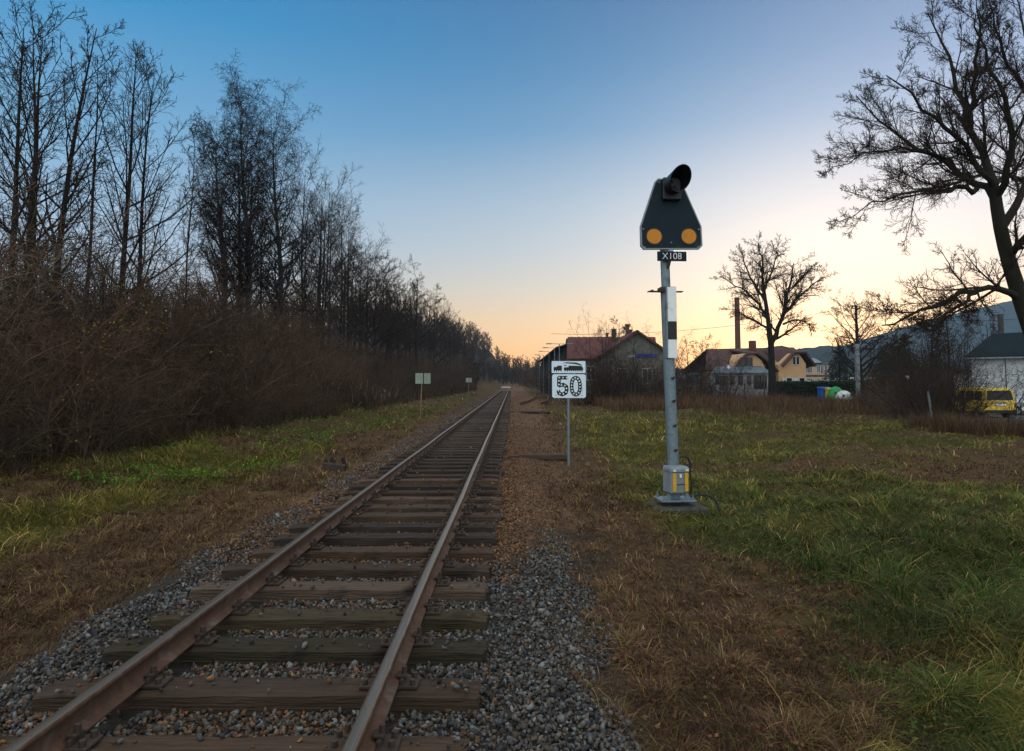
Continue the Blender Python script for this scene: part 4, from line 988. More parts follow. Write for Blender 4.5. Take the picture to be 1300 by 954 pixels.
# utility pole with wires
Yp_ = 66.0; a = P(1089, 487, Yp_); t = P(1086.5, 388, Yp_); o = empty('utility_pole', (a.x, Yp_, -.2)); tag(o, 'utility pole with pale concrete foot and dark wooden upper part', 'pole')
dx = t.x-a.x; zt_ = t.z+.2; zf = P(1089, 437, Yp_).z+.2
mb = MB(); mb.cyl((dx*.3, 0, zf-1.2), (dx, 0, zt_), .13, .10, n=10); mb.build('wooden_shaft', M['bark'], o)
mb = MB(); mb.box((dx*.1, -.02, zf/2), (.36, .30, zf), bev=.03); mb.build('concrete_foot', M['grey_box'], o)
mb = MB(); mb.box((dx*.4, 0, zf-.2), (.52, .40, .12)); mb.box((dx*.3, 0, zf-1.0), (.46, .40, .10)); mb.build('clamp', M['galv'], o)
mb = MB()
for s in (-.35, .35): mb.cyl((dx+s, 0, zt_-.25), (dx+s, 0, zt_-.05), .05, n=8)
mb.box((dx, 0, zt_-.3), (.9, .08, .08)); mb.build('insulator_bar', M['iron'], o)
def wire(name, a, b, sag, lab, r=.018):
    a = Vector(a); b = Vector(b); pts = []
    for i in range(25): t = i/24; q_ = a.lerp(b, t); q_.z -= sag*4*t*(1-t); pts.append(q_)
    T = (np.array([pts], float), np.full((1, 25), r), np.array([1.])); v, q_ = join([(T, 5)])
    tag(link(name, mesh_np(name, v, q_), M['cable']), lab, 'wire')
wire('overhead_wire', P(1086.5, 389, Yp_), P(700, 424, 74), .9, 'thin overhead wire running from the utility pole to the station')
wire('overhead_wire', P(1086.8, 390.5, Yp_), P(1320, 402, 62), .8, 'thin overhead wire running right from the utility pole past the big tree')
# small lamp/post things by the road
a = P(1184, 527, 34); mb = MB(); mb.cyl((0, 0, -.2), (-.18, 0, P(1182, 497, 34).z-gzf(a.x, 34)), .055, n=10)
tag(mb.build('leaning_post', M['grey_box'], loc=(a.x, 34, gzf(a.x, 34))), 'short pale grey leaning post among the bare shrubs near the road', 'post')
a = P(1153, 500, 52); o = empty('white_marker', (a.x, 52, gzf(a.x, 52))); h = P(1153, 477, 52).z-o.location.z; tag(o, 'small white marker cap on a thin post in front of the dark bushes', 'post')
mb = MB(); mb.cyl((0, 0, -.2), (0, 0, h-.2), .03, n=8); mb.build('post', M['galv'], o); mb = MB(); mb.cyl((0, 0, h-.25), (0, 0, h), .07, .16, n=12); mb.build('cap', M['white_paint'], o)
# wooden stakes of an old fence
stk = [(921, 480, 62), (971, 484, 62), (800, 486, 58), (807, 483, 58), (812, 485, 58.5), (945, 487, 63)]
for i, (u, v, Yq) in enumerate(stk):
    a = P(u, v, Yq); g = gzf(a.x, Yq); mb = MB(); mb.cyl((0, 0, -.3), (random.Random(i).uniform(-.12, .12), 0, a.z-g), .07, .055, n=8)
    tag(mb.build('fence_stake', M['timber_dark'], loc=(a.x, Yq, g)), 'dark weathered wooden stake of an old fence among dry weeds', 'stake', 'old fence stakes in the weeds')
# ---------------------------------------------------------------- recycling containers
Yc = 66.0
def cont(u0, u1, vt, m, lab, dome, Yq):
    a, c_, t = P(u0, 510, Yq), P(u1, 510, Yq), P(u0, vt, Yq); w = c_.x-a.x; g = gzf(a.x, Yq); h = t.z-g
    o = empty('recycling_container', ((a.x+c_.x)/2, Yq, g)); tag(o, lab, 'container', 'recycling containers by the hedge')
    if dome:
        mb = MB(); n = 20; rings = []
        prof = [(.44, .0), (.50, .18), (.52, .42), (.48, .66), (.38, .84), (.22, .96), (.06, 1.0)]
        for (r, z) in prof: rings.append([mb.bm.verts.new((r*w*math.cos(i*2*math.pi/n), r*w*math.sin(i*2*math.pi/n), z*h)) for i in range(n)])
        for r0, r1 in zip(rings[:-1], rings[1:]):
            for i in range(n): mb.bm.faces.new((r0[i], r0[(i+1) % n], r1[(i+1) % n], r1[i]))
        mb.bm.faces.new(rings[-1]); mb.bm.faces.new(rings[0][::-1]); mb.build('body', m, o, smooth=True)
        for s in (-1, 1):
            mb = MB(); mb.cyl((s*w*.22, -w*.44, h*.68), (s*w*.25, -w*.50, h*.70), .10, n=14); mb.build('slot', M['black_paint'], o)
        mb = MB(); mb.cyl((0, 0, h*.98), (0, 0, h*1.05), .08, n=10); mb.build('lifting_eye', M['iron'], o)
    else:
        mb = MB(); mb.box((0, 0, h*.43), (w*.92, .95, h*.82), bev=.05); mb.build('body', m, o)
        mb = MB(); mb.box((0, .0, h*.90), (w, 1.05, h*.16), bev=.07); mb.build('lid', m, o)
        mb = MB(); mb.box((0, -.50, h*.72), (w*.5, .05, .16), bev=.01); mb.build('slot', M['black_paint'], o)
        for s in (-1, 1): mb = MB(); mb.cyl((s*w*.38, -.38, .09), (s*w*.30, -.38, .09), .09, n=12); mb.build('castor', M['black_paint'], o)
mb_ = lambda n, c: mat(n, c, .5, c2=tuple(x*.8 for x in c), scale=3)
cont(1040, 1051.5, 491, mb_('plastic_blue', (.02, .10, .36)), 'blue square recycling container, leftmost of the four by the hedge', False, 67.5)
cont(1047.5, 1058, 492, mb_('plastic_yellow', (.55, .42, .03)), 'yellow square recycling container between the blue and green ones', False, 67)
cont(1051.5, 1071, 491, mb_('plastic_green', (.02, .26, .06)), 'green domed recycling container beside the white one', True, 66.3)
cont(1061.5, 1081.5, 496, mat('plastic_white', (.62, .64, .62), .5, c2=(.42, .45, .43), scale=2.5), 'white mottled domed recycling container, rightmost of the four', True, 65.3)

# ---------------------------------------------------------------- vehicles
M['car_glass'] = mat('car_glass', (.006, .007, .011), .1, spec=.25)
M['tyre'] = mat('tyre', (.012, .012, .013), .8); M['rim'] = mat('rim', (.35, .36, .38), .35, metal=.8)
M['lamp_red'] = mat('lamp_red', (.35, .012, .012), .2, spec=.6); M['plastic_dark'] = mat('plastic_dark', (.018, .018, .02), .6)
def vehicle(name, lab, prof, W, paint, loc_, rz, wheels, wr, glass, cat, parts=True):
    """prof: side outline (y,z) with y forward; the shell narrows towards the roof"""
    o = empty(name, loc_, rz); tag(o, lab, cat)
    mb = MB(); bm = mb.bm; zmax = max(p[1] for p in prof)
    def wd(z): return W/2*(1-.13*max(0, (z-.95)/(zmax-.95))**1.3)
    L = [[bm.verts.new((s*wd(z), y, z)) for y, z in prof] for s in (-1, 1)]; k = len(prof)
    bm.faces.new(L[0]); bm.faces.new(L[1][::-1])
    for i in range(k): bm.faces.new((L[0][i], L[1][i], L[1][(i+1) % k], L[0][(i+1) % k]))
    bmesh.ops.recalc_face_normals(bm, faces=bm.faces)
    bmesh.ops.bevel(bm, geom=list(bm.edges), offset=.05, segments=2, affect='EDGES', clamp_overlap=True)
    mb.build('body', paint, o, smooth=True)
    for (pts, side) in glass:      # side windows: list of (y,z); side -1 left, 1 right
        for s in side:
            mb = MB(); mb.prism([(s*(wd(z)+.006), y, z) for y, z in pts], (-s*.03, 0, 0)); mb.build('side_window', M['car_glass'], o)
    for yw in wheels:
        for s in (-1, 1):
            mb = MB(); mb.cyl((s*(W/2-.20), yw, wr), (s*(W/2+.012), yw, wr), wr, n=24); w_ = mb.build('wheel', M['tyre'], o)
            mb = MB(); mb.cyl((s*(W/2-.02), yw, wr), (s*(W/2+.022), yw, wr), wr*.62, wr*.55, n=18); mb.build('rim', M['rim'], w_)
    return o
a = P(1273, 527, 43.0); vz = a.z
vprof = [(-2.42, .38), (-2.44, .95), (-2.38, 1.25), (-2.26, 1.88), (-2.1, 1.96), (.9, 1.98), (1.15, 1.92), (1.75, 1.12), (2.3, .98), (2.45, .75), (2.45, .38)]
yp = mat('van_yellow', (.66, .47, .03), .35, c2=(.60, .42, .025), scale=2, spec=.5)
VN = vehicle('yellow_van', 'yellow van with dark rear window parked before the white hall', vprof, 1.90, yp, (a.x-.30, 43.0+1.6, gzf(a.x, 44)+.02), R(-7.5), (-1.35, 1.55), .33,
    [([(-2.0, 1.18), (-2.0, 1.74), (-1.15, 1.76), (-1.15, 1.17)], (-1, 1)), ([(-1.05, 1.17), (-1.05, 1.76), (.0, 1.76), (.0, 1.16)], (-1, 1)), ([(.10, 1.16), (.10, 1.76), (.75, 1.76), (1.35, 1.14)], (-1, 1))], 'van')
mb = MB(); mb.prism([(-.78, -2.40, 1.20), (.78, -2.40, 1.20), (.70, -2.285, 1.80), (-.70, -2.285, 1.80)], (0, .03, .0))
for v in mb.bm.verts: v.co.y -= .012
mb.build('rear_window', M['car_glass'], VN)
for s in (-1, 1):
    mb = MB(); mb.box((s*.86, -2.43, .86), (.15, .05, .30), bev=.02); mb.build('tail_light', M['lamp_red'], VN)
    mb = MB(); mb.box((s*1.05, .95, 1.22), (.16, .12, .24), bev=.03); mb.build('mirror', M['plastic_dark'], VN)
mb = MB(); mb.box((0, -2.45, .46), (1.86, .12, .20), bev=.03); mb.build('bumper', M['plastic_dark'], VN)
VN.scale = (.96, .96, .96)
mb = MB(); mb.box((0, -2.452, .90), (.60, .02, .13)); mb.build('number_plate', M['white_paint'], VN)
mb = MB(); mb.box((0, -2.445, 1.01), (.72, .035, .05)); mb.build('handle', M['plastic_dark'], VN)
a = P(1302, 522, 46.0)
cprof = [(-2.1, .32), (-2.15, .80), (-2.0, 1.0), (-1.5, 1.40), (-.2, 1.45), (.9, .98), (1.9, .82), (2.1, .6), (2.1, .32)]
CR = vehicle('white_car', 'white car parked half hidden at the right edge beside the van', cprof, 1.75, mat('car_white', (.6, .64, .68), .35), (a.x+1.5, 47.5, gzf(a.x, 47)+.02), R(80), (-1.3, 1.3), .31,
    [([(-1.55, 1.0), (-1.30, 1.32), (-.3, 1.36), (-.3, .98)], (-1, 1)), ([(-.22, .98), (-.22, 1.36), (.72, .99)], (-1, 1))], 'car')
for s in (-1, 1): mb = MB(); mb.box((s*.72, -2.10, .85), (.22, .05, .16), bev=.02); mb.build('tail_light', M['lamp_red'], CR)

# ---------------------------------------------------------------- road
def sheet(name, pts, m, dz, nx=24, ny=10):
    """quad sheet lying on the ground: pts = near-left, near-right, far-right, far-left"""
    A, B, C_, D_ = [np.array(q, float) for q in pts]; V = []; Q = []
    for j in range(ny+1):
        for i in range(nx+1):
            s, t = i/nx, j/ny; q = (A*(1-s)+B*s)*(1-t)+(D_*(1-s)+C_*s)*t; V.append((q[0], q[1], gzf(q[0], q[1])+dz))
    for j in range(ny):
        for i in range(nx): b_ = j*(nx+1)+i; Q.append((b_, b_+1, b_+nx+2, b_+nx+1))
    return link(name, mesh_np(name, V, Q, smooth=True), m)
tag(sheet('road', [(24.5, 30), (90, 27), (90, 47), (25.5, 46)], mat('asphalt', (.075, .078, .085), .8, c2=(.05, .052, .056), scale=2, bump=.2, bscale=60), .05), kind='structure')
mb = MB(); mb.box((0, 0, 0), (60, .22, .28), bev=.02); kb = mb.build('kerb', M['concrete'], loc=(55.0, 28.9, gzf(35, 29)+.02)); kb.rotation_euler = (0, 0, -.043); tag(kb, kind='structure')

# ---------------------------------------------------------------- hedge
rng = np.random.default_rng(8); a, c_ = P(986, 510, 72), P(1135, 510, 72); hh = P(1000, 486.5, 72).z
n = 26000; f = rng.integers(0, 3, n); px_ = rng.uniform(a.x, c_.x, n); py_ = rng.uniform(72, 73.6, n); pz_ = rng.uniform(-.2, hh, n)
py_ = np.where(f == 0, 72-rng.random(n)*.12, py_); pz_ = np.where(f == 1, hh+rng.normal(0, .06, n), pz_)
hc = np.array([lin('27381a'), lin('1f2e16'), lin('324420')])[rng.integers(0, 3, n)]*rng.uniform(.5, 1.1, (n, 1))
v, q, c = leaf_quads(rng, np.stack([px_, py_, pz_], 1)-[a.x, 72, 0], np.full(n, .20), hc)
HG = link('hedge', mesh_np('hedge', v, q, col=c), M['leaf'], loc=(a.x, 72, 0)); tag(HG, 'long clipped dark green hedge behind the recycling containers', 'hedge')
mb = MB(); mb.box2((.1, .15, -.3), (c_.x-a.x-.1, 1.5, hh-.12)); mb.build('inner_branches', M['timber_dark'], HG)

# ---------------------------------------------------------------- trees on the left bank
def put(o, u, Y, label, cat='tree', group=None, rz=0.0, s=1.0, X=None):
    x = P(u, 480, Y).x if X is None else X
    o.location = (x, Y, gzf(x, Y)); o.rotation_euler = (0, 0, rz); o.scale = (s, s, s); return tag(o, label, cat, group)
def hgt(u, v, Y):
    q = P(u, v, Y); return q.z-gzf(q.x, Y)
def xy_top(u0, u1, v, Y): return (P(u1, v, Y).x-P(u0, 480, Y).x)/max(hgt(u1, v, Y), 1)
put(sapling(11, hgt(10, -30, 19), fine=1.0, r0=.12), 2, 19, 'slender bare tree at the far left edge of the photo')
put(sapling(12, hgt(38, -20, 21), fine=.9, r0=.12, lean=(xy_top(24, 38, -20, 21), 0)), 24, 21, 'straight dark bare tree, second from the left edge')
put(sapling(13, hgt(65, -5, 22), fine=1.0, r0=.14, lean=(xy_top(46, 52, -5, 22), 0)), 44, 22.5, 'tall bare tree, third from the left edge of the photo')
put(sapling(14, hgt(130, 12, 22.5), fine=.9, r0=.15, lean=(xy_top(60, 130, 12, 22.5), 0), spread=.85, wig=.06), 60, 22.5, 'bare tree leaning clearly to the right among upright trunks')
put(sapling(15, hgt(98, 8, 25), fine=.6, r0=.09, spread=.7), 108, 25, 'thin bare tree just right of the leaning trunk')
put(sapling(16, hgt(162, 30, 25.5), fine=1.1, r0=.15, spread=1.1), 150, 25.5, 'bare tree with a straight dark trunk left of the birch, upswept fan of branches')
put(sapling(17, hgt(215, 78, 27), fine=1.0, r0=.12, lean=(xy_top(170, 212, 78, 27), 0), spread=1.1), 168, 27, 'bare tree leaning right between the straight dark trunk and the thin pole tree')
put(sapling(18, hgt(228, 110, 29), fine=.7, r0=.07, spread=.55), 231, 29, 'thin pole-like bare tree just left of the birches')
put(birch(21, hgt(300, 58, 36)), 303, 36, 'tall birch with fine drooping reddish twigs, highest tree left of centre')
put(birch(22, hgt(275, 120, 35)), 272, 35, 'birch with a dark trunk left beside the tallest birch')
put(birch(23, hgt(352, 105, 39)), 345, 39, 'birch reaching out to the right of the tallest birch')
put(sapling(24, hgt(330, 205, 41), fine=.9, r0=.10, spread=1.2), 330, 41, 'shorter bare tree under the right side of the birches')
put(sapling(25, hgt(384, 180, 48), fine=1.1, r0=.13, spread=1.35, bare=.12), 382, 48, 'dense bare tree with upright fan of twigs right of the birches')
put(sapling(26, hgt(412, 205, 55), fine=1.1, r0=.13, spread=1.35, bare=.12), 412, 55, 'second dense bare tree right of the birches, a little shorter')
put(sapling(27, hgt(445, 255, 63), fine=1.1, r0=.13, spread=1.4, bare=.12), 440, 63, 'bare tree with a rounded outline where the tree line drops steeply')
tp = broad(28, 14, fork=.28, spread=.9, r0=.22)
tl = [(528, 100, 350, 'bare tree with a clear tall trunk standing above the middle of the falling tree line')]
put(tp, 528, 100, tl[0][3], s=hgt(528, 345, 100)/13.2)
# background trees: copies
protoS = [sapling(31+i, 14, fine=.85, r0=.12, spread=1.35, bare=.10) for i in range(3)]
protoB = [broad(41+i, 13, fork=.18, spread=1.0, r0=.2, dens=1.25) for i in range(2)]
FT = 'bare trees of the wooded bank'
rr_ = random.Random(9); env = [(-60, -40), (40, 10), (165, 150), (240, 190), (300, 140), (384, 195), (412, 215), (445, 270), (490, 335), (512, 352), (555, 372), (580, 402), (605, 436), (640, 462)]
def envv(u): return float(np.interp(u, [e[0] for e in env], [e[1] for e in env]))
used = set(); cnt = 0
spots = [(400, 56, 1.0), (428, 63, 1.0), (455, 70, .98), (478, 76, 1.0), (496, 86, 1.0), (484, 92, 1.02), (516, 110, 1.01), (546, 126, 1.01), (522, 104, .98), (536, 108, 1.0), (550, 118, 1.0), (564, 130, 1.0), (576, 146, 1.0), (465, 72, 1.0), (488, 80, 1.0), (505, 88, 1.0), (515, 97, .98), (545, 112, 1.0), (558, 124, 1.0), (570, 138, 1.0), (580, 152, 1.0), (590, 175, 1.0), (600, 200, 1.0), (608, 235, 1.0), (615, 265, 1.0)]
for i in range(24):
    Y = rr_.uniform(34, 150); u = 650+F*rr_.uniform(-26, -14.5)/Y
    if 300 < u < 600 or (-90 < u <= 300 and i % 4 == 0): spots.append((u, Y, rr_.uniform(.55, .86)))
first = {}
for (u, Y, k) in spots:
    pr = rr_.choice(protoB if k > 1.005 else protoB+protoB+protoS if k > .95 else protoS+protoB); H0 = 14 if pr in protoS else 14.2
    v = envv(u)+ (1-k)*110
    h = hgt(u, v, Y)
    if h < 4 or h > 24: h = min(max(h, 5), 18)
    o = pr if pr.name not in used else copy_tree(pr); used.add(pr.name)
    put(o, u, Y, 'bare grey brown tree in the crowd behind the thicket on the left bank', 'tree', FT, rr_.uniform(0, 6.28), h/H0)
for pr in protoS+protoB:
    if pr.name not in used: print('UNUSED', pr.name)

# thicket on the bank: copies of five bare shrubs
SHP = [shrub(51+i, 3.2, 4.2, stems=26, leaves=[700, 100, 380, 40, 800][i], dens=1.25, arch=.06) for i in range(5)]
used = set(); rr_ = random.Random(4)
spots = []
y = 11.0
while y < 150:
    foot = -9.6+.6*math.sin(y*.6)+float(sstep(25, 90, np.array(y)))*1.0-2.6*float(sstep(40, 54, np.array(y))*sstep(150, 110, np.array(y)))
    for row in range(4 if y < 70 else 3):
        x = foot-.6-row*1.75+rr_.uniform(-.5, .5)
        spots.append((x, y+rr_.uniform(-.8, .8), rr_.uniform(.85, 1.3)*(1+.1*row)*(.7 if row == 0 else 1)*float(np.interp(y, [10, 28, 38, 50, 75, 150], [1.12, 1.10, .92, .62, .75, 1.1]))))
    y += 1.9+.022*y
for (x, y, s) in spots:
    u = CU+F*x/y
    if u < -160: continue
    pr = rr_.choice(SHP); o = pr if pr.name not in used else copy_tree(pr); used.add(pr.name)
    put(o, 0, y, 'bare brown shrub in the dense thicket along the left bank', 'shrub', 'bare shrubs of the left thicket', rr_.uniform(0, 6.28), s, X=x)
# leaf litter and dead stalks covering the bank
def bank_litter():
    rng = np.random.default_rng(77); n = 60000; y = 8*(160/8)**rng.random(n); x = -9.0-rng.random(n)*12+np.clip((y-25)/65, 0, 1)*1.0
    c = np.array([lin('4a3626'), lin('5a412c'), lin('38291d'), lin('4b4424'), lin('66492f')])[rng.integers(0, 5, n)]*rng.uniform(.4, 1.0, (n, 1))
    return blades(rng, np.stack([x, y, gz(x, y)-.03], 1), rng.uniform(.25, .9, n), rng.random(n)*6.283, rng.uniform(.05, 1.2, n), np.maximum(.006, .0009*y), c)
def dead_stems():
    rng = np.random.default_rng(78); n = 420; y = 10*(60/10)**rng.random(n); x = -9.3-rng.random(n)*5
    c = np.array([lin('8f8068'), lin('75644e'), lin('a09078'), lin('6a5138')])[rng.integers(0, 4, n)]*rng.uniform(.5, 1.0, (n, 1))
    return blades(rng, np.stack([x, y, gz(x, y)+rng.random(n)*1.2], 1), rng.uniform(.8, 2.6, n), rng.random(n)*6.283, rng.uniform(.3, 1.3, n), np.maximum(.016, .0011*y), c)
blade_obj('bank_undergrowth', [bank_litter(), dead_stems()], 'dead brown stalks and litter under the thicket on the left bank', 'undergrowth')

# ---------------------------------------------------------------- trees on the right
YT = 25.0; tx = P(1322, 480, YT).x; tz = gzf(tx, YT)
L_ = lambda u, v, dy=0: tuple(P(u, v, YT+dy)-Vector((tx, YT, tz)))
rng = np.random.default_rng(101)
trunk = ([(.4, 0, -.3), L_(1334, 480), L_(1315, 430), L_(1299, 390), L_(1286, 349), L_(1275, 315), L_(1267, 280), L_(1262, 238)], [.46, .38, .34, .31, .27, .24, .215, .19])
ex = [([L_(1292, 378), L_(1279, 370, -.3), L_(1248, 366, -.9), L_(1224, 374, -1.3), L_(1196, 391, -1.6), L_(1172, 396, -1.9), L_(1148, 408, -2.2), L_(1118, 420, -2.4)], [.15, .12, .10, .085, .07, .055, .04, .02]),
      ([L_(1266, 258), L_(1240, 235, .6), L_(1212, 215, 1.0), L_(1182, 200, 1.5), L_(1150, 182, 1.8), L_(1115, 155, 2), L_(1088, 125, 2.2)], [0.173, 0.130, 0.101, 0.079, 0.058, 0.036, 0.018]),
      ([L_(1240, 240, .5), L_(1210, 240, -.8), L_(1175, 242, -1.8), L_(1140, 250, -2.4), L_(1105, 262, -2.9), L_(1085, 275, -3)], [0.101, 0.086, 0.065, 0.050, 0.032, 0.014]),
      ([L_(1212, 215, 1.0), L_(1180, 195, -.2), L_(1150, 190, -1), L_(1115, 198, -1.6), L_(1085, 205, -2), L_(1062, 212, -2.2)], [0.086, 0.065, 0.050, 0.036, 0.025, 0.014]),
      ([L_(1263, 240), L_(1240, 210, -.5), L_(1222, 175, -1), L_(1195, 150, -1.4), L_(1165, 125, -1.7), L_(1130, 95, -1.9)], [0.130, 0.108, 0.086, 0.065, 0.043, 0.018]),
      ([L_(1262, 236), L_(1248, 205, .4), L_(1234, 180, .8), L_(1230, 140, 1.2), L_(1214, 100, 1.5), L_(1200, 55, 1.7), L_(1182, 20, 1.9)], [0.173, 0.144, 0.122, 0.094, 0.065, 0.043, 0.018]),
      ([L_(1231, 170, .9), L_(1236, 130, .5), L_(1238, 90, .1), L_(1246, 45, -.3), L_(1240, 0, -.6)], [0.108, 0.086, 0.065, 0.043, 0.014]),
      ([L_(1265, 250), L_(1280, 215, -1), L_(1290, 170, -1.6), L_(1272, 120, -2), L_(1255, 70, -2.4), L_(1238, 20, -2.8)], [0.144, 0.115, 0.094, 0.072, 0.043, 0.018]),
      ([L_(1272, 290), L_(1300, 235, .8), L_(1325, 170, 1.5), L_(1320, 100, 2), L_(1300, 40, 2.3), L_(1285, -20, 2.5)], [0.158, 0.130, 0.101, 0.072, 0.043, 0.018]),
      ([L_(1320, 150, 1.6), L_(1295, 110, 1.2), L_(1275, 75, .6), L_(1262, 35, .2), L_(1252, -20, 0)], [0.086, 0.072, 0.058, 0.036, 0.014]),
      ([L_(1280, 330), L_(1310, 290, -1.5), L_(1350, 240, -2.4), L_(1385, 200, -3)], [0.144, 0.115, 0.072, 0.022]),
      ([L_(1262, 240), L_(1275, 225, 1.6), L_(1292, 228, 3), L_(1315, 215, 4.2), L_(1340, 190, 5)], [0.108, 0.086, 0.072, 0.043, 0.014]),
      ([L_(1240, 372, -1.1), L_(1215, 388, -2), L_(1185, 410, -2.6), L_(1150, 425, -3)], [0.072, 0.050, 0.032, 0.014])]
RT = tree('bare_tree', rng, trunk, None,
    [dict(c=16, t0=.10, t1=1, ang=R(40), lr=.37, k=9, wob=.065, up=.03, rr=.46, rmin=.014, tap=.52, angv=.3),
     dict(c=10, t0=.10, t1=1, ang=R(38), lr=.46, k=7, wob=.07, up=.045, rr=.55, rmin=.009, tap=.5, angv=.3),
     dict(c=8, t0=.10, t1=1, ang=R(38), lr=.50, k=5, wob=.08, up=.06, rr=.65, rmin=.0078, tap=.3, angv=.3),
     dict(c=3, t0=.15, t1=1, ang=R(38), lr=.60, k=3, wob=.10, up=.05, rr=.75, rmin=.0065, tap=.3, angv=.3)],
    M['bark_moss'], M['twig'], extra_limbs=ex, nt=14)
RT.location = (tx, YT, tz); tag(RT, 'big spreading bare tree at the right edge with a long low limb', 'tree')
# two-stemmed tree before the orange house
Yq = 66.0; tx = P(980, 488, Yq).x; tz = gzf(tx, Yq); L_ = lambda u, v, dy=0: tuple(P(u, v, Yq+dy)-Vector((tx, Yq, tz)))
rng = np.random.default_rng(102)
trunk = ([(0, 0, -.3), L_(980, 470), L_(979, 440), L_(976, 410), L_(972, 385), L_(970, 370)], [.46, .37, .30, .26, .20, .16])
ex = [([L_(971, 375), L_(967, 355), L_(969, 335), L_(964, 318), L_(962, 306)], [.20, .15, .10, .06, .02]),
      ([L_(979, 445), L_(988, 428), L_(996, 405), L_(1003, 380), L_(1008, 355), L_(1010, 335)], [.30, .24, .19, .15, .1, .04]),
      ([L_(976, 405), L_(962, 385, .6), L_(945, 368, 1), L_(930, 360, 1.4), L_(916, 352, 1.6)], [.17, .13, .10, .06, .03]),
      ([L_(978, 420), L_(962, 408, -1), L_(945, 400, -1.4), L_(932, 392, -1.8)], [.14, .1, .07, .03]),
      ([L_(973, 385), L_(958, 360, -.6), L_(948, 340, -1), L_(942, 322, -1.2)], [.15, .12, .08, .03]),
      ([L_(970, 370), L_(980, 345, .5), L_(986, 325, .8), L_(988, 312, 1)], [.14, .1, .07, .03]),
      ([L_(1000, 392), L_(1016, 375, .6), L_(1030, 362, 1), L_(1044, 352, 1.3)], [.15, .11, .07, .03]),
      ([L_(1006, 366), L_(1022, 348, -.6), L_(1036, 340, -1)], [.11, .08, .03]),
      ([L_(994, 412), L_(1010, 405, -.8), L_(1024, 410, -1.3), L_(1030, 420, -1.6)], [.12, .08, .05, .02])]
o = tree('bare_tree', rng, trunk, None,
    [dict(c=16, t0=.10, t1=1, ang=R(44), lr=.54, k=8, wob=.08, up=.03, rr=.5, rmin=.020, tap=.6, angv=.3),
     dict(c=9, t0=.12, t1=1, ang=R(40), lr=.46, k=6, wob=.08, up=.04, rr=.6, rmin=.014, tap=.4, angv=.3),
     dict(c=6, t0=.12, t1=1, ang=R(48), lr=.5, k=4, wob=.11, up=.03, rr=.7, rmin=.0125, tap=.3, angv=.3),
     dict(c=2, t0=.2, t1=1, ang=R(48), lr=.6, k=3, wob=.11, up=.03, rr=.8, rmin=.011, tap=.3, angv=.3)],
    M['bark'], M['twig'], extra_limbs=ex, nt=12)
o.location = (tx, Yq, tz); tag(o, 'tall two-stemmed bare tree standing before the orange house', 'tree')
put(broad(61, hgt(1090, 372, 86), fork=.22, spread=1.25, r0=.32, dens=2.1), 1094, 86, 'round-crowned bare tree behind the utility pole')
bt = broad(62, 10, fork=.25, spread=.8, r0=.18); b2 = sapling(63, 10, fine=.9, r0=.12, bare=.12, spread=1.1)
lst = [(bt, 787, 96, 405, 'bare tree behind the station roof, right beside the tall chimney'), (b2, 762, 98, 412, 'small bare tree showing above the middle of the red station roof'),
       (b2, 872, 84, 428, 'bare orange-lit tree just right of the signal post'), (bt, 888, 82, 426, 'bushy bare tree left of the orange house'),
       (b2, 905, 96, 432, 'thin bare tree behind the left end of the brown roof'),
       (bt, 1140, 70, 425, 'bare tree right of the utility pole among dark conifers'), (b2, 1205, 52, 360, 'bare tree before the blue hill, left of the dark hall roof'),
       (bt, 1185, 60, 395, 'bare tree between dark conifers and the white hall'), (b2, 1228, 90, 405, 'thin bare tree behind the white hall'),
       (bt, 1262, 100, 405, 'low bare tree behind the ridge of the dark hall roof'), (b2, 772, 66, 440, 'small bare tree in front of the station gable, left side'), (b2, 808, 68, 428, 'bare sapling in front of the station gable below its peak')]
used = set()
for (pr, u, Y, v, lab) in lst:
    o = pr if pr.name not in used else copy_tree(pr); used.add(pr.name)
    put(o, u, Y, lab, 'tree', None, len(lab)*.7, hgt(u, v, Y)/9.4)
sp = spruce(71, 9, 4.6); lst = [(1066, 80, 437, 'dark spruce left of the utility pole foot'), (1120, 78, 440, 'dark spruce just right of the round-crowned tree'), (1150, 74, 424, 'tallest dark spruce right of the utility pole'),
    (1136, 84, 430, 'dark spruce hidden between two taller ones'), (1190, 66, 430, 'broad dark spruce left of the white hall'), (738-1, 165, 446, 'single dark conifer on the skyline beyond the shed')]
for i, (u, Y, v, lab) in enumerate(lst):
    o = sp if i == 0 else copy_tree(sp); put(o, u, Y, lab, 'tree', None, i*1.1, hgt(u, v, Y)/9)
# shrubs on the right
SR = [shrub(81, 3.4, 4.4, stems=20, leaves=0, dens=1.1, twm='twig'), shrub(82, 3.0, 4.6, stems=24, leaves=90, dens=1.2), shrub(83, 4.2, 3.6, stems=14, leaves=0, dens=1.3, arch=.02, twm='twig')]
lst = [(0, 748, 62, 452), (1, 762, 63, 450), (2, 780, 64, 440), (0, 795, 64, 452), (1, 812, 63, 448), (2, 828, 64, 444), (0, 838, 62, 460), (1, 870, 66, 466), (2, 756, 60, 450), (0, 822, 60, 458),
       (0, 880, 70, 455), (1, 895, 70, 448), (2, 912, 72, 460), (0, 925, 66, 478), (1, 958, 68, 476), (1, 706, 120, 464), (0, 716, 105, 468), (1, 697, 150, 466), (0, 724, 95, 472), (0, 682, 190, 468), (1, 672, 220, 466),
       (1, 1140, 44, 472), (0, 1155, 46, 462), (1, 1170, 42, 470), (2, 1188, 38, 445), (0, 1200, 40, 458), (1, 1125, 54, 478), (0, 1110, 60, 478), (0, 1180, 50, 452), (0, 1128, 50, 470), (2, 1150, 48, 462), (0, 1168, 44, 462), (2, 1196, 40, 452), (2, 1175, 56, 446)]
names = {}
used = set()
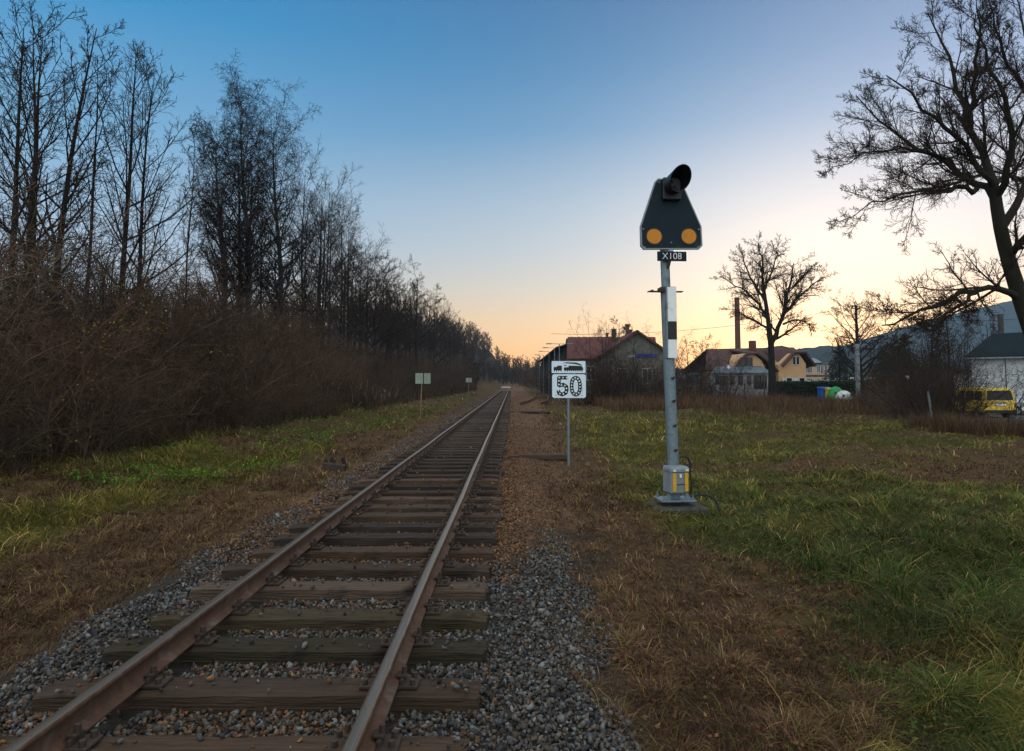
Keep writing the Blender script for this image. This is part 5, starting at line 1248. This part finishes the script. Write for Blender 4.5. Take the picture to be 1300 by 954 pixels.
for (k, u, Y, v) in lst:
    pr = SR[k]; o = pr if pr.name not in used else copy_tree(pr); used.add(pr.name)
    if u < 735: lab, g = 'bare brown shrub in the clump left of the dark shed', 'shrubs beside the shed'
    elif u < 860: lab, g = 'bare shrub in the tangle in front of the station house', 'shrubs before the station'
    elif u < 1000: lab, g = 'bare shrub in the rough growth before the orange house', 'shrubs before the orange house'
    else: lab, g = 'bare dark shrub in the tangle between the hedge and the road', 'shrubs by the road'
    put(o, u, Y, lab, 'shrub', g, u*.37, hgt(u, v, Y)/3.0)
big = shrub(91, 4.6, 4.2, stems=11, leaves=0, dens=1.6, arch=.015, twm='twig')
put(big, 1228, 31.5, 'large open bare shrub with dark stems in front of the yellow van', 'shrub', None, .4, hgt(1225, 400, 31.5)/4.6)

# ---------------------------------------------------------------- far wood and hills
def far_trees(seed, pts, hs, wr, colm):
    """many simple bare crowns as one mass"""
    rng = np.random.default_rng(seed); n = len(pts); k = 4
    t = np.linspace(0, 1, k); tr = np.zeros((n, k, 3)); tr[:, :, :2] = pts[:, None, :2]; tr[:, :, 2] = pts[:, 2:3]+hs[:, None]*t[None]; tr[:, 1:, :2] += rng.normal(0, .4, (n, k-1, 2))
    S = (tr, np.maximum(.22*np.linspace(1, .25, k)[None].repeat(n, 0), .05), hs); lv = [(S, 4)]
    A = grow(rng, S, 13, .12, .98, R(42), .42, 4, .12, .08, .5, wr*1.3, .5); lv.append((A, 3))
    B = grow(rng, A, 7, .15, 1, R(44), .42, 3, .16, .06, .7, wr, .4); lv.append((B, 3))
    Cc = grow(rng, B, 4, .1, 1, R(46), .55, 3, .18, .04, .8, wr*.8, .3); lv.append((Cc, 3))
    return lv
rng = np.random.default_rng(15); n = 330
y = rng.uniform(170, 520, n); x = np.where(rng.random(n) < .75, rng.uniform(-130, -9, n), rng.uniform(-9, 36, n))
y = np.where(x > -9, rng.uniform(255, 420, n), y); z = gz(x, y)
hs = rng.uniform(9, 14, n)*np.where(x > -9, .75, 1)
n2 = 420; y2 = rng.uniform(150, 430, n2); x2 = np.where(rng.random(n2) < .5, rng.uniform(-60, -8, n2), rng.uniform(2.5, 40, n2)); ok = (y2 > 200) | (x2 < -7) | (x2 > 12); x2 = np.where(x2 > 0, x2+np.clip(260-y2, 0, 60)*.02, x2); x2, y2 = x2[ok], y2[ok]
y2 = np.where((x2 > -7) & (y2 < 215), y2+60, y2); z2 = gz(x2, y2); h2 = rng.uniform(3, 6.5, len(x2))
n3 = 60; x3 = rng.uniform(-8, 10, n3); y3 = rng.uniform(225, 330, n3)
x = np.concatenate([x, x2, x3]); y = np.concatenate([y, y2, y3]); z = np.concatenate([z, z2, gz(x3, y3)-.5]); hs = np.concatenate([hs, h2, rng.uniform(3, 6, n3)])
tag(link('far_wood', mesh_tubes('far_wood', far_trees(5, np.stack([x, y, z], 1), hs, .07, None)), M['shrub_twig']), 'brown leafless wood closing the valley where the track vanishes', 'wood', kind='stuff')
def hill(name, Yh, prof, depth, m, seed, rough):
    """ridge seen at distance Yh through photo pixels prof; falls away in front and behind"""
    us = np.linspace(prof[0][0], prof[-1][0], 420); vs_ = np.interp(us, [p[0] for p in prof], [p[1] for p in prof])
    k = 26; V = []; idx = 0
    for j in range(k):
        t = j/(k-1); yy = Yh-depth+2*depth*t; prof_h = math.sin(math.pi*t)**.9
        for i in range(len(us)):
            q = P(us[i], vs_[i], Yh); x_ = q.x*(1 if True else 1)
            zt = q.z*prof_h+rough*(fbm(np.array([us[i]*.5]), np.array([j*1.7]), 3, seed)[0]-.5)*2*prof_h**.5
            V.append((x_, yy, zt-2))
    nu = len(us); Q = [(j*nu+i, j*nu+i+1, (j+1)*nu+i+1, (j+1)*nu+i) for j in range(k-1) for i in range(nu-1)]
    return tag(link(name, mesh_np(name, V, Q), m), kind='structure')
M['forest'] = mat('forest_cover', (.026, .030, .020), 1.0, c2=(.008, .011, .009), scale=.045, detail=12, spec=.05)
M['forest2'] = mat('forest_pale', (.020, .026, .022), 1.0, c2=(.005, .008, .007), scale=.045, detail=12, spec=.05)
hill('hills', 1500, [(1000, 470), (1040, 452), (1075, 440), (1110, 430), (1150, 416), (1190, 404), (1230, 394), (1270, 386), (1310, 376), (1380, 362), (1500, 352), (1640, 370), (1800, 420), (1900, 470)], 420, M['forest2'], 5, 7)
hill('hills', 900, [(560, 482), (760, 478), (900, 470), (985, 448), (1010, 443), (1035, 440), (1075, 440), (1110, 446), (1160, 452), (1250, 468), (1320, 480)], 200, M['forest'], 9, 6)
hill('hills', 1550, [(-400, 440), (-200, 440), (200, 452), (500, 470), (640, 474), (700, 472), (820, 470), (1000, 462), (1100, 474)], 400, M['forest'], 12, 8)

# ---------------------------------------------------------------- haze
HAZE = True; SKY_GAIN = 1.10
if HAZE:
    hm = bpy.data.materials.new('haze'); hm.use_nodes = True; nt = hm.node_tree; nt.nodes.remove(nt.nodes['Principled BSDF'])
    pv = nt.nodes.new('ShaderNodeVolumePrincipled'); pv.inputs['Color'].default_value = (.52, .74, .96, 1); pv.inputs['Density'].default_value = .00020; pv.inputs['Anisotropy'].default_value = .0
    nt.links.new(pv.outputs[0], nt.nodes['Material Output'].inputs['Volume'])
    mb = MB(); mb.box2((-2700, -60, -40), (2700, 2150, 330)); tag(mb.build('haze', hm), 'thin evening haze lying over the valley', 'haze', kind='stuff')

# ---------------------------------------------------------------- sky, sun, camera
W = bpy.data.worlds.new('World'); SC.world = W; W.use_nodes = True; nt = W.node_tree; N = nt.nodes; L = nt.links
sky = N.new('ShaderNodeTexSky'); sky.sky_type = 'NISHITA'; sky.sun_disc = False
SUN_EL, SUN_AZ = R(2.0), R(25)
sky.sun_elevation = SUN_EL; sky.sun_rotation = SUN_AZ; sky.altitude = 400; sky.air_density = 1.0; sky.dust_density = 1.0; sky.ozone_density = 2.0
bg = N['Background']; bg.inputs['Strength'].default_value = .05
L.new(sky.outputs[0], bg.inputs['Color'])
# afterglow in front, brightened unseen zenith and rear: colour of the dome by height above the horizon and by distance from the set sun
dirv = Vector((math.sin(SUN_AZ)*math.cos(SUN_EL), math.cos(SUN_AZ)*math.cos(SUN_EL), math.sin(SUN_EL)))
tc = N.new('ShaderNodeTexCoord')
def mth(op, a, b=None, c=None):
    n = N.new('ShaderNodeMath'); n.operation = op
    for i, q in enumerate((a, b, c)):
        if q is None: continue
        if isinstance(q, (int, float)): n.inputs[i].default_value = q
        else: L.new(q, n.inputs[i])
    return n.outputs[0]
sx = N.new('ShaderNodeSeparateXYZ'); L.new(tc.outputs['Generated'], sx.inputs[0])
el = mth('MULTIPLY', mth('ARCSINE', sx.outputs[2]), 180/math.pi); fac = mth('MULTIPLY_ADD', el, .01, .1)
dt = N.new('ShaderNodeVectorMath'); dt.operation = 'DOT_PRODUCT'; L.new(tc.outputs['Generated'], dt.inputs[0]); dt.inputs[1].default_value = dirv
ang = mth('MULTIPLY', mth('ARCCOSINE', dt.outputs['Value']), 180/math.pi)
def ramp(st):
    r = N.new('ShaderNodeValToRGB'); e = r.color_ramp.elements
    for i, (d, c) in enumerate(st):
        p = (d+10)/100; q = e[i] if i < 2 else e.new(p); q.position = p; q.color = (*c, 1)
    L.new(fac, r.inputs[0]); return r.outputs[0]
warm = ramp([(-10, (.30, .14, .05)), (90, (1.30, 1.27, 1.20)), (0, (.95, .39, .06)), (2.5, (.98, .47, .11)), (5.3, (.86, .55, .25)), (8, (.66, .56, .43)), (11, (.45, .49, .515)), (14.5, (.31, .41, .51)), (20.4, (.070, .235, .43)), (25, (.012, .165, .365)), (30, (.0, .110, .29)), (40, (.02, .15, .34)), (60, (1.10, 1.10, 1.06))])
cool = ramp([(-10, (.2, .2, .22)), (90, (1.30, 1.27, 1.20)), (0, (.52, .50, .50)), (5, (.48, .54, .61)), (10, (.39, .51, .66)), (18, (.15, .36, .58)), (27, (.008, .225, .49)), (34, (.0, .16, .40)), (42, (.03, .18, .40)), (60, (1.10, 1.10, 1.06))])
back = ramp([(-10, (.2, .2, .22)), (90, (1.30, 1.27, 1.20)), (0, (1.20, 1.28, 1.32)), (30, (1.15, 1.25, 1.30))])  # unseen rear sky; it and the zenith stops are brightened to light the ground
def mr(x, a, b, inv=False):
    n = N.new('ShaderNodeMapRange'); n.interpolation_type = 'SMOOTHSTEP'; L.new(x, n.inputs[0]); n.inputs[1].default_value = a; n.inputs[2].default_value = b; return n.outputs[0]
def mix(f, a, b, t='MIX'):
    n = N.new('ShaderNodeMix'); n.data_type = 'RGBA'; n.blend_type = t
    if isinstance(f, (int, float)): n.inputs[0].default_value = f
    else: L.new(f, n.inputs[0])
    for i, q in ((6, a), (7, b)):
        if isinstance(q, tuple): n.inputs[i].default_value = (*q, 1)
        else: L.new(q, n.inputs[i])
    return n.outputs[2]
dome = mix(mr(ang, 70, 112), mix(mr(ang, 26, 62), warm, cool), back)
g1 = mth('MULTIPLY', mth('EXPONENT', mth('MULTIPLY', ang, -1/13)), .48)
g2 = mth('MULTIPLY', mth('EXPONENT', mth('MULTIPLY', mth('POWER', mth('MULTIPLY', ang, 1/14.5), 2), -1)), .50)
d2 = Vector((math.sin(R(44))*math.cos(R(17)), math.cos(R(44))*math.cos(R(17)), math.sin(R(17))))
dt2 = N.new('ShaderNodeVectorMath'); dt2.operation = 'DOT_PRODUCT'; L.new(tc.outputs['Generated'], dt2.inputs[0]); dt2.inputs[1].default_value = d2
an2 = mth('MULTIPLY', mth('ARCCOSINE', dt2.outputs['Value']), 180/math.pi)
g3 = mth('EXPONENT', mth('MULTIPLY', mth('POWER', mth('MULTIPLY', an2, 1/21), 2), -1))
dome = mix(g3, dome, (.22, .155, .155), 'ADD')
dome = mix(g1, dome, (1, .88, .78), 'ADD'); dome = mix(g2, dome, (1, .60, .22), 'ADD')
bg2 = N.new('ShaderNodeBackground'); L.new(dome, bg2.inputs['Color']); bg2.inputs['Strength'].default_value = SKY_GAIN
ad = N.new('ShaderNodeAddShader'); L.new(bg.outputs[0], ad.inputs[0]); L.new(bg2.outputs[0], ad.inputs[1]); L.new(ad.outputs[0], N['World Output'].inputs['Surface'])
ld = bpy.data.lights.new('sun', 'SUN'); ld.energy = .15; ld.angle = R(6); ld.color = (1, .72, .45)
lo_ = bpy.data.objects.new('sun', ld); COL.objects.link(lo_)
dirv = Vector((math.sin(SUN_AZ)*math.cos(SUN_EL), math.cos(SUN_AZ)*math.cos(SUN_EL), math.sin(SUN_EL)))
lo_.rotation_euler = dirv.to_track_quat('Z', 'Y').to_euler()
cd = bpy.data.cameras.new('camera'); cam = bpy.data.objects.new('camera', cd); COL.objects.link(cam)
cam.location = (0, 0, CAMZ); cam.rotation_euler = (R(90)+PITCH, 0, 0)
cd.sensor_fit = 'HORIZONTAL'; cd.sensor_width = 36; cd.lens = F/1300*36; cd.shift_y = -(477-CV)/1300; cd.clip_start = .05; cd.clip_end = 12000
SC.camera = cam
vs = SC.view_settings; vs.view_transform = 'Standard'; vs.look = 'None'; vs.exposure = 0.0; vs.gamma = 1.0
try: vs.use_curve_mapping = False
except Exception: pass
SC.cycles.use_denoising = True; SC.cycles.max_bounces = 6; SC.cycles.diffuse_bounces = 3; SC.cycles.transparent_max_bounces = 8; SC.cycles.volume_bounces = 1
SC.cycles.use_adaptive_sampling = True
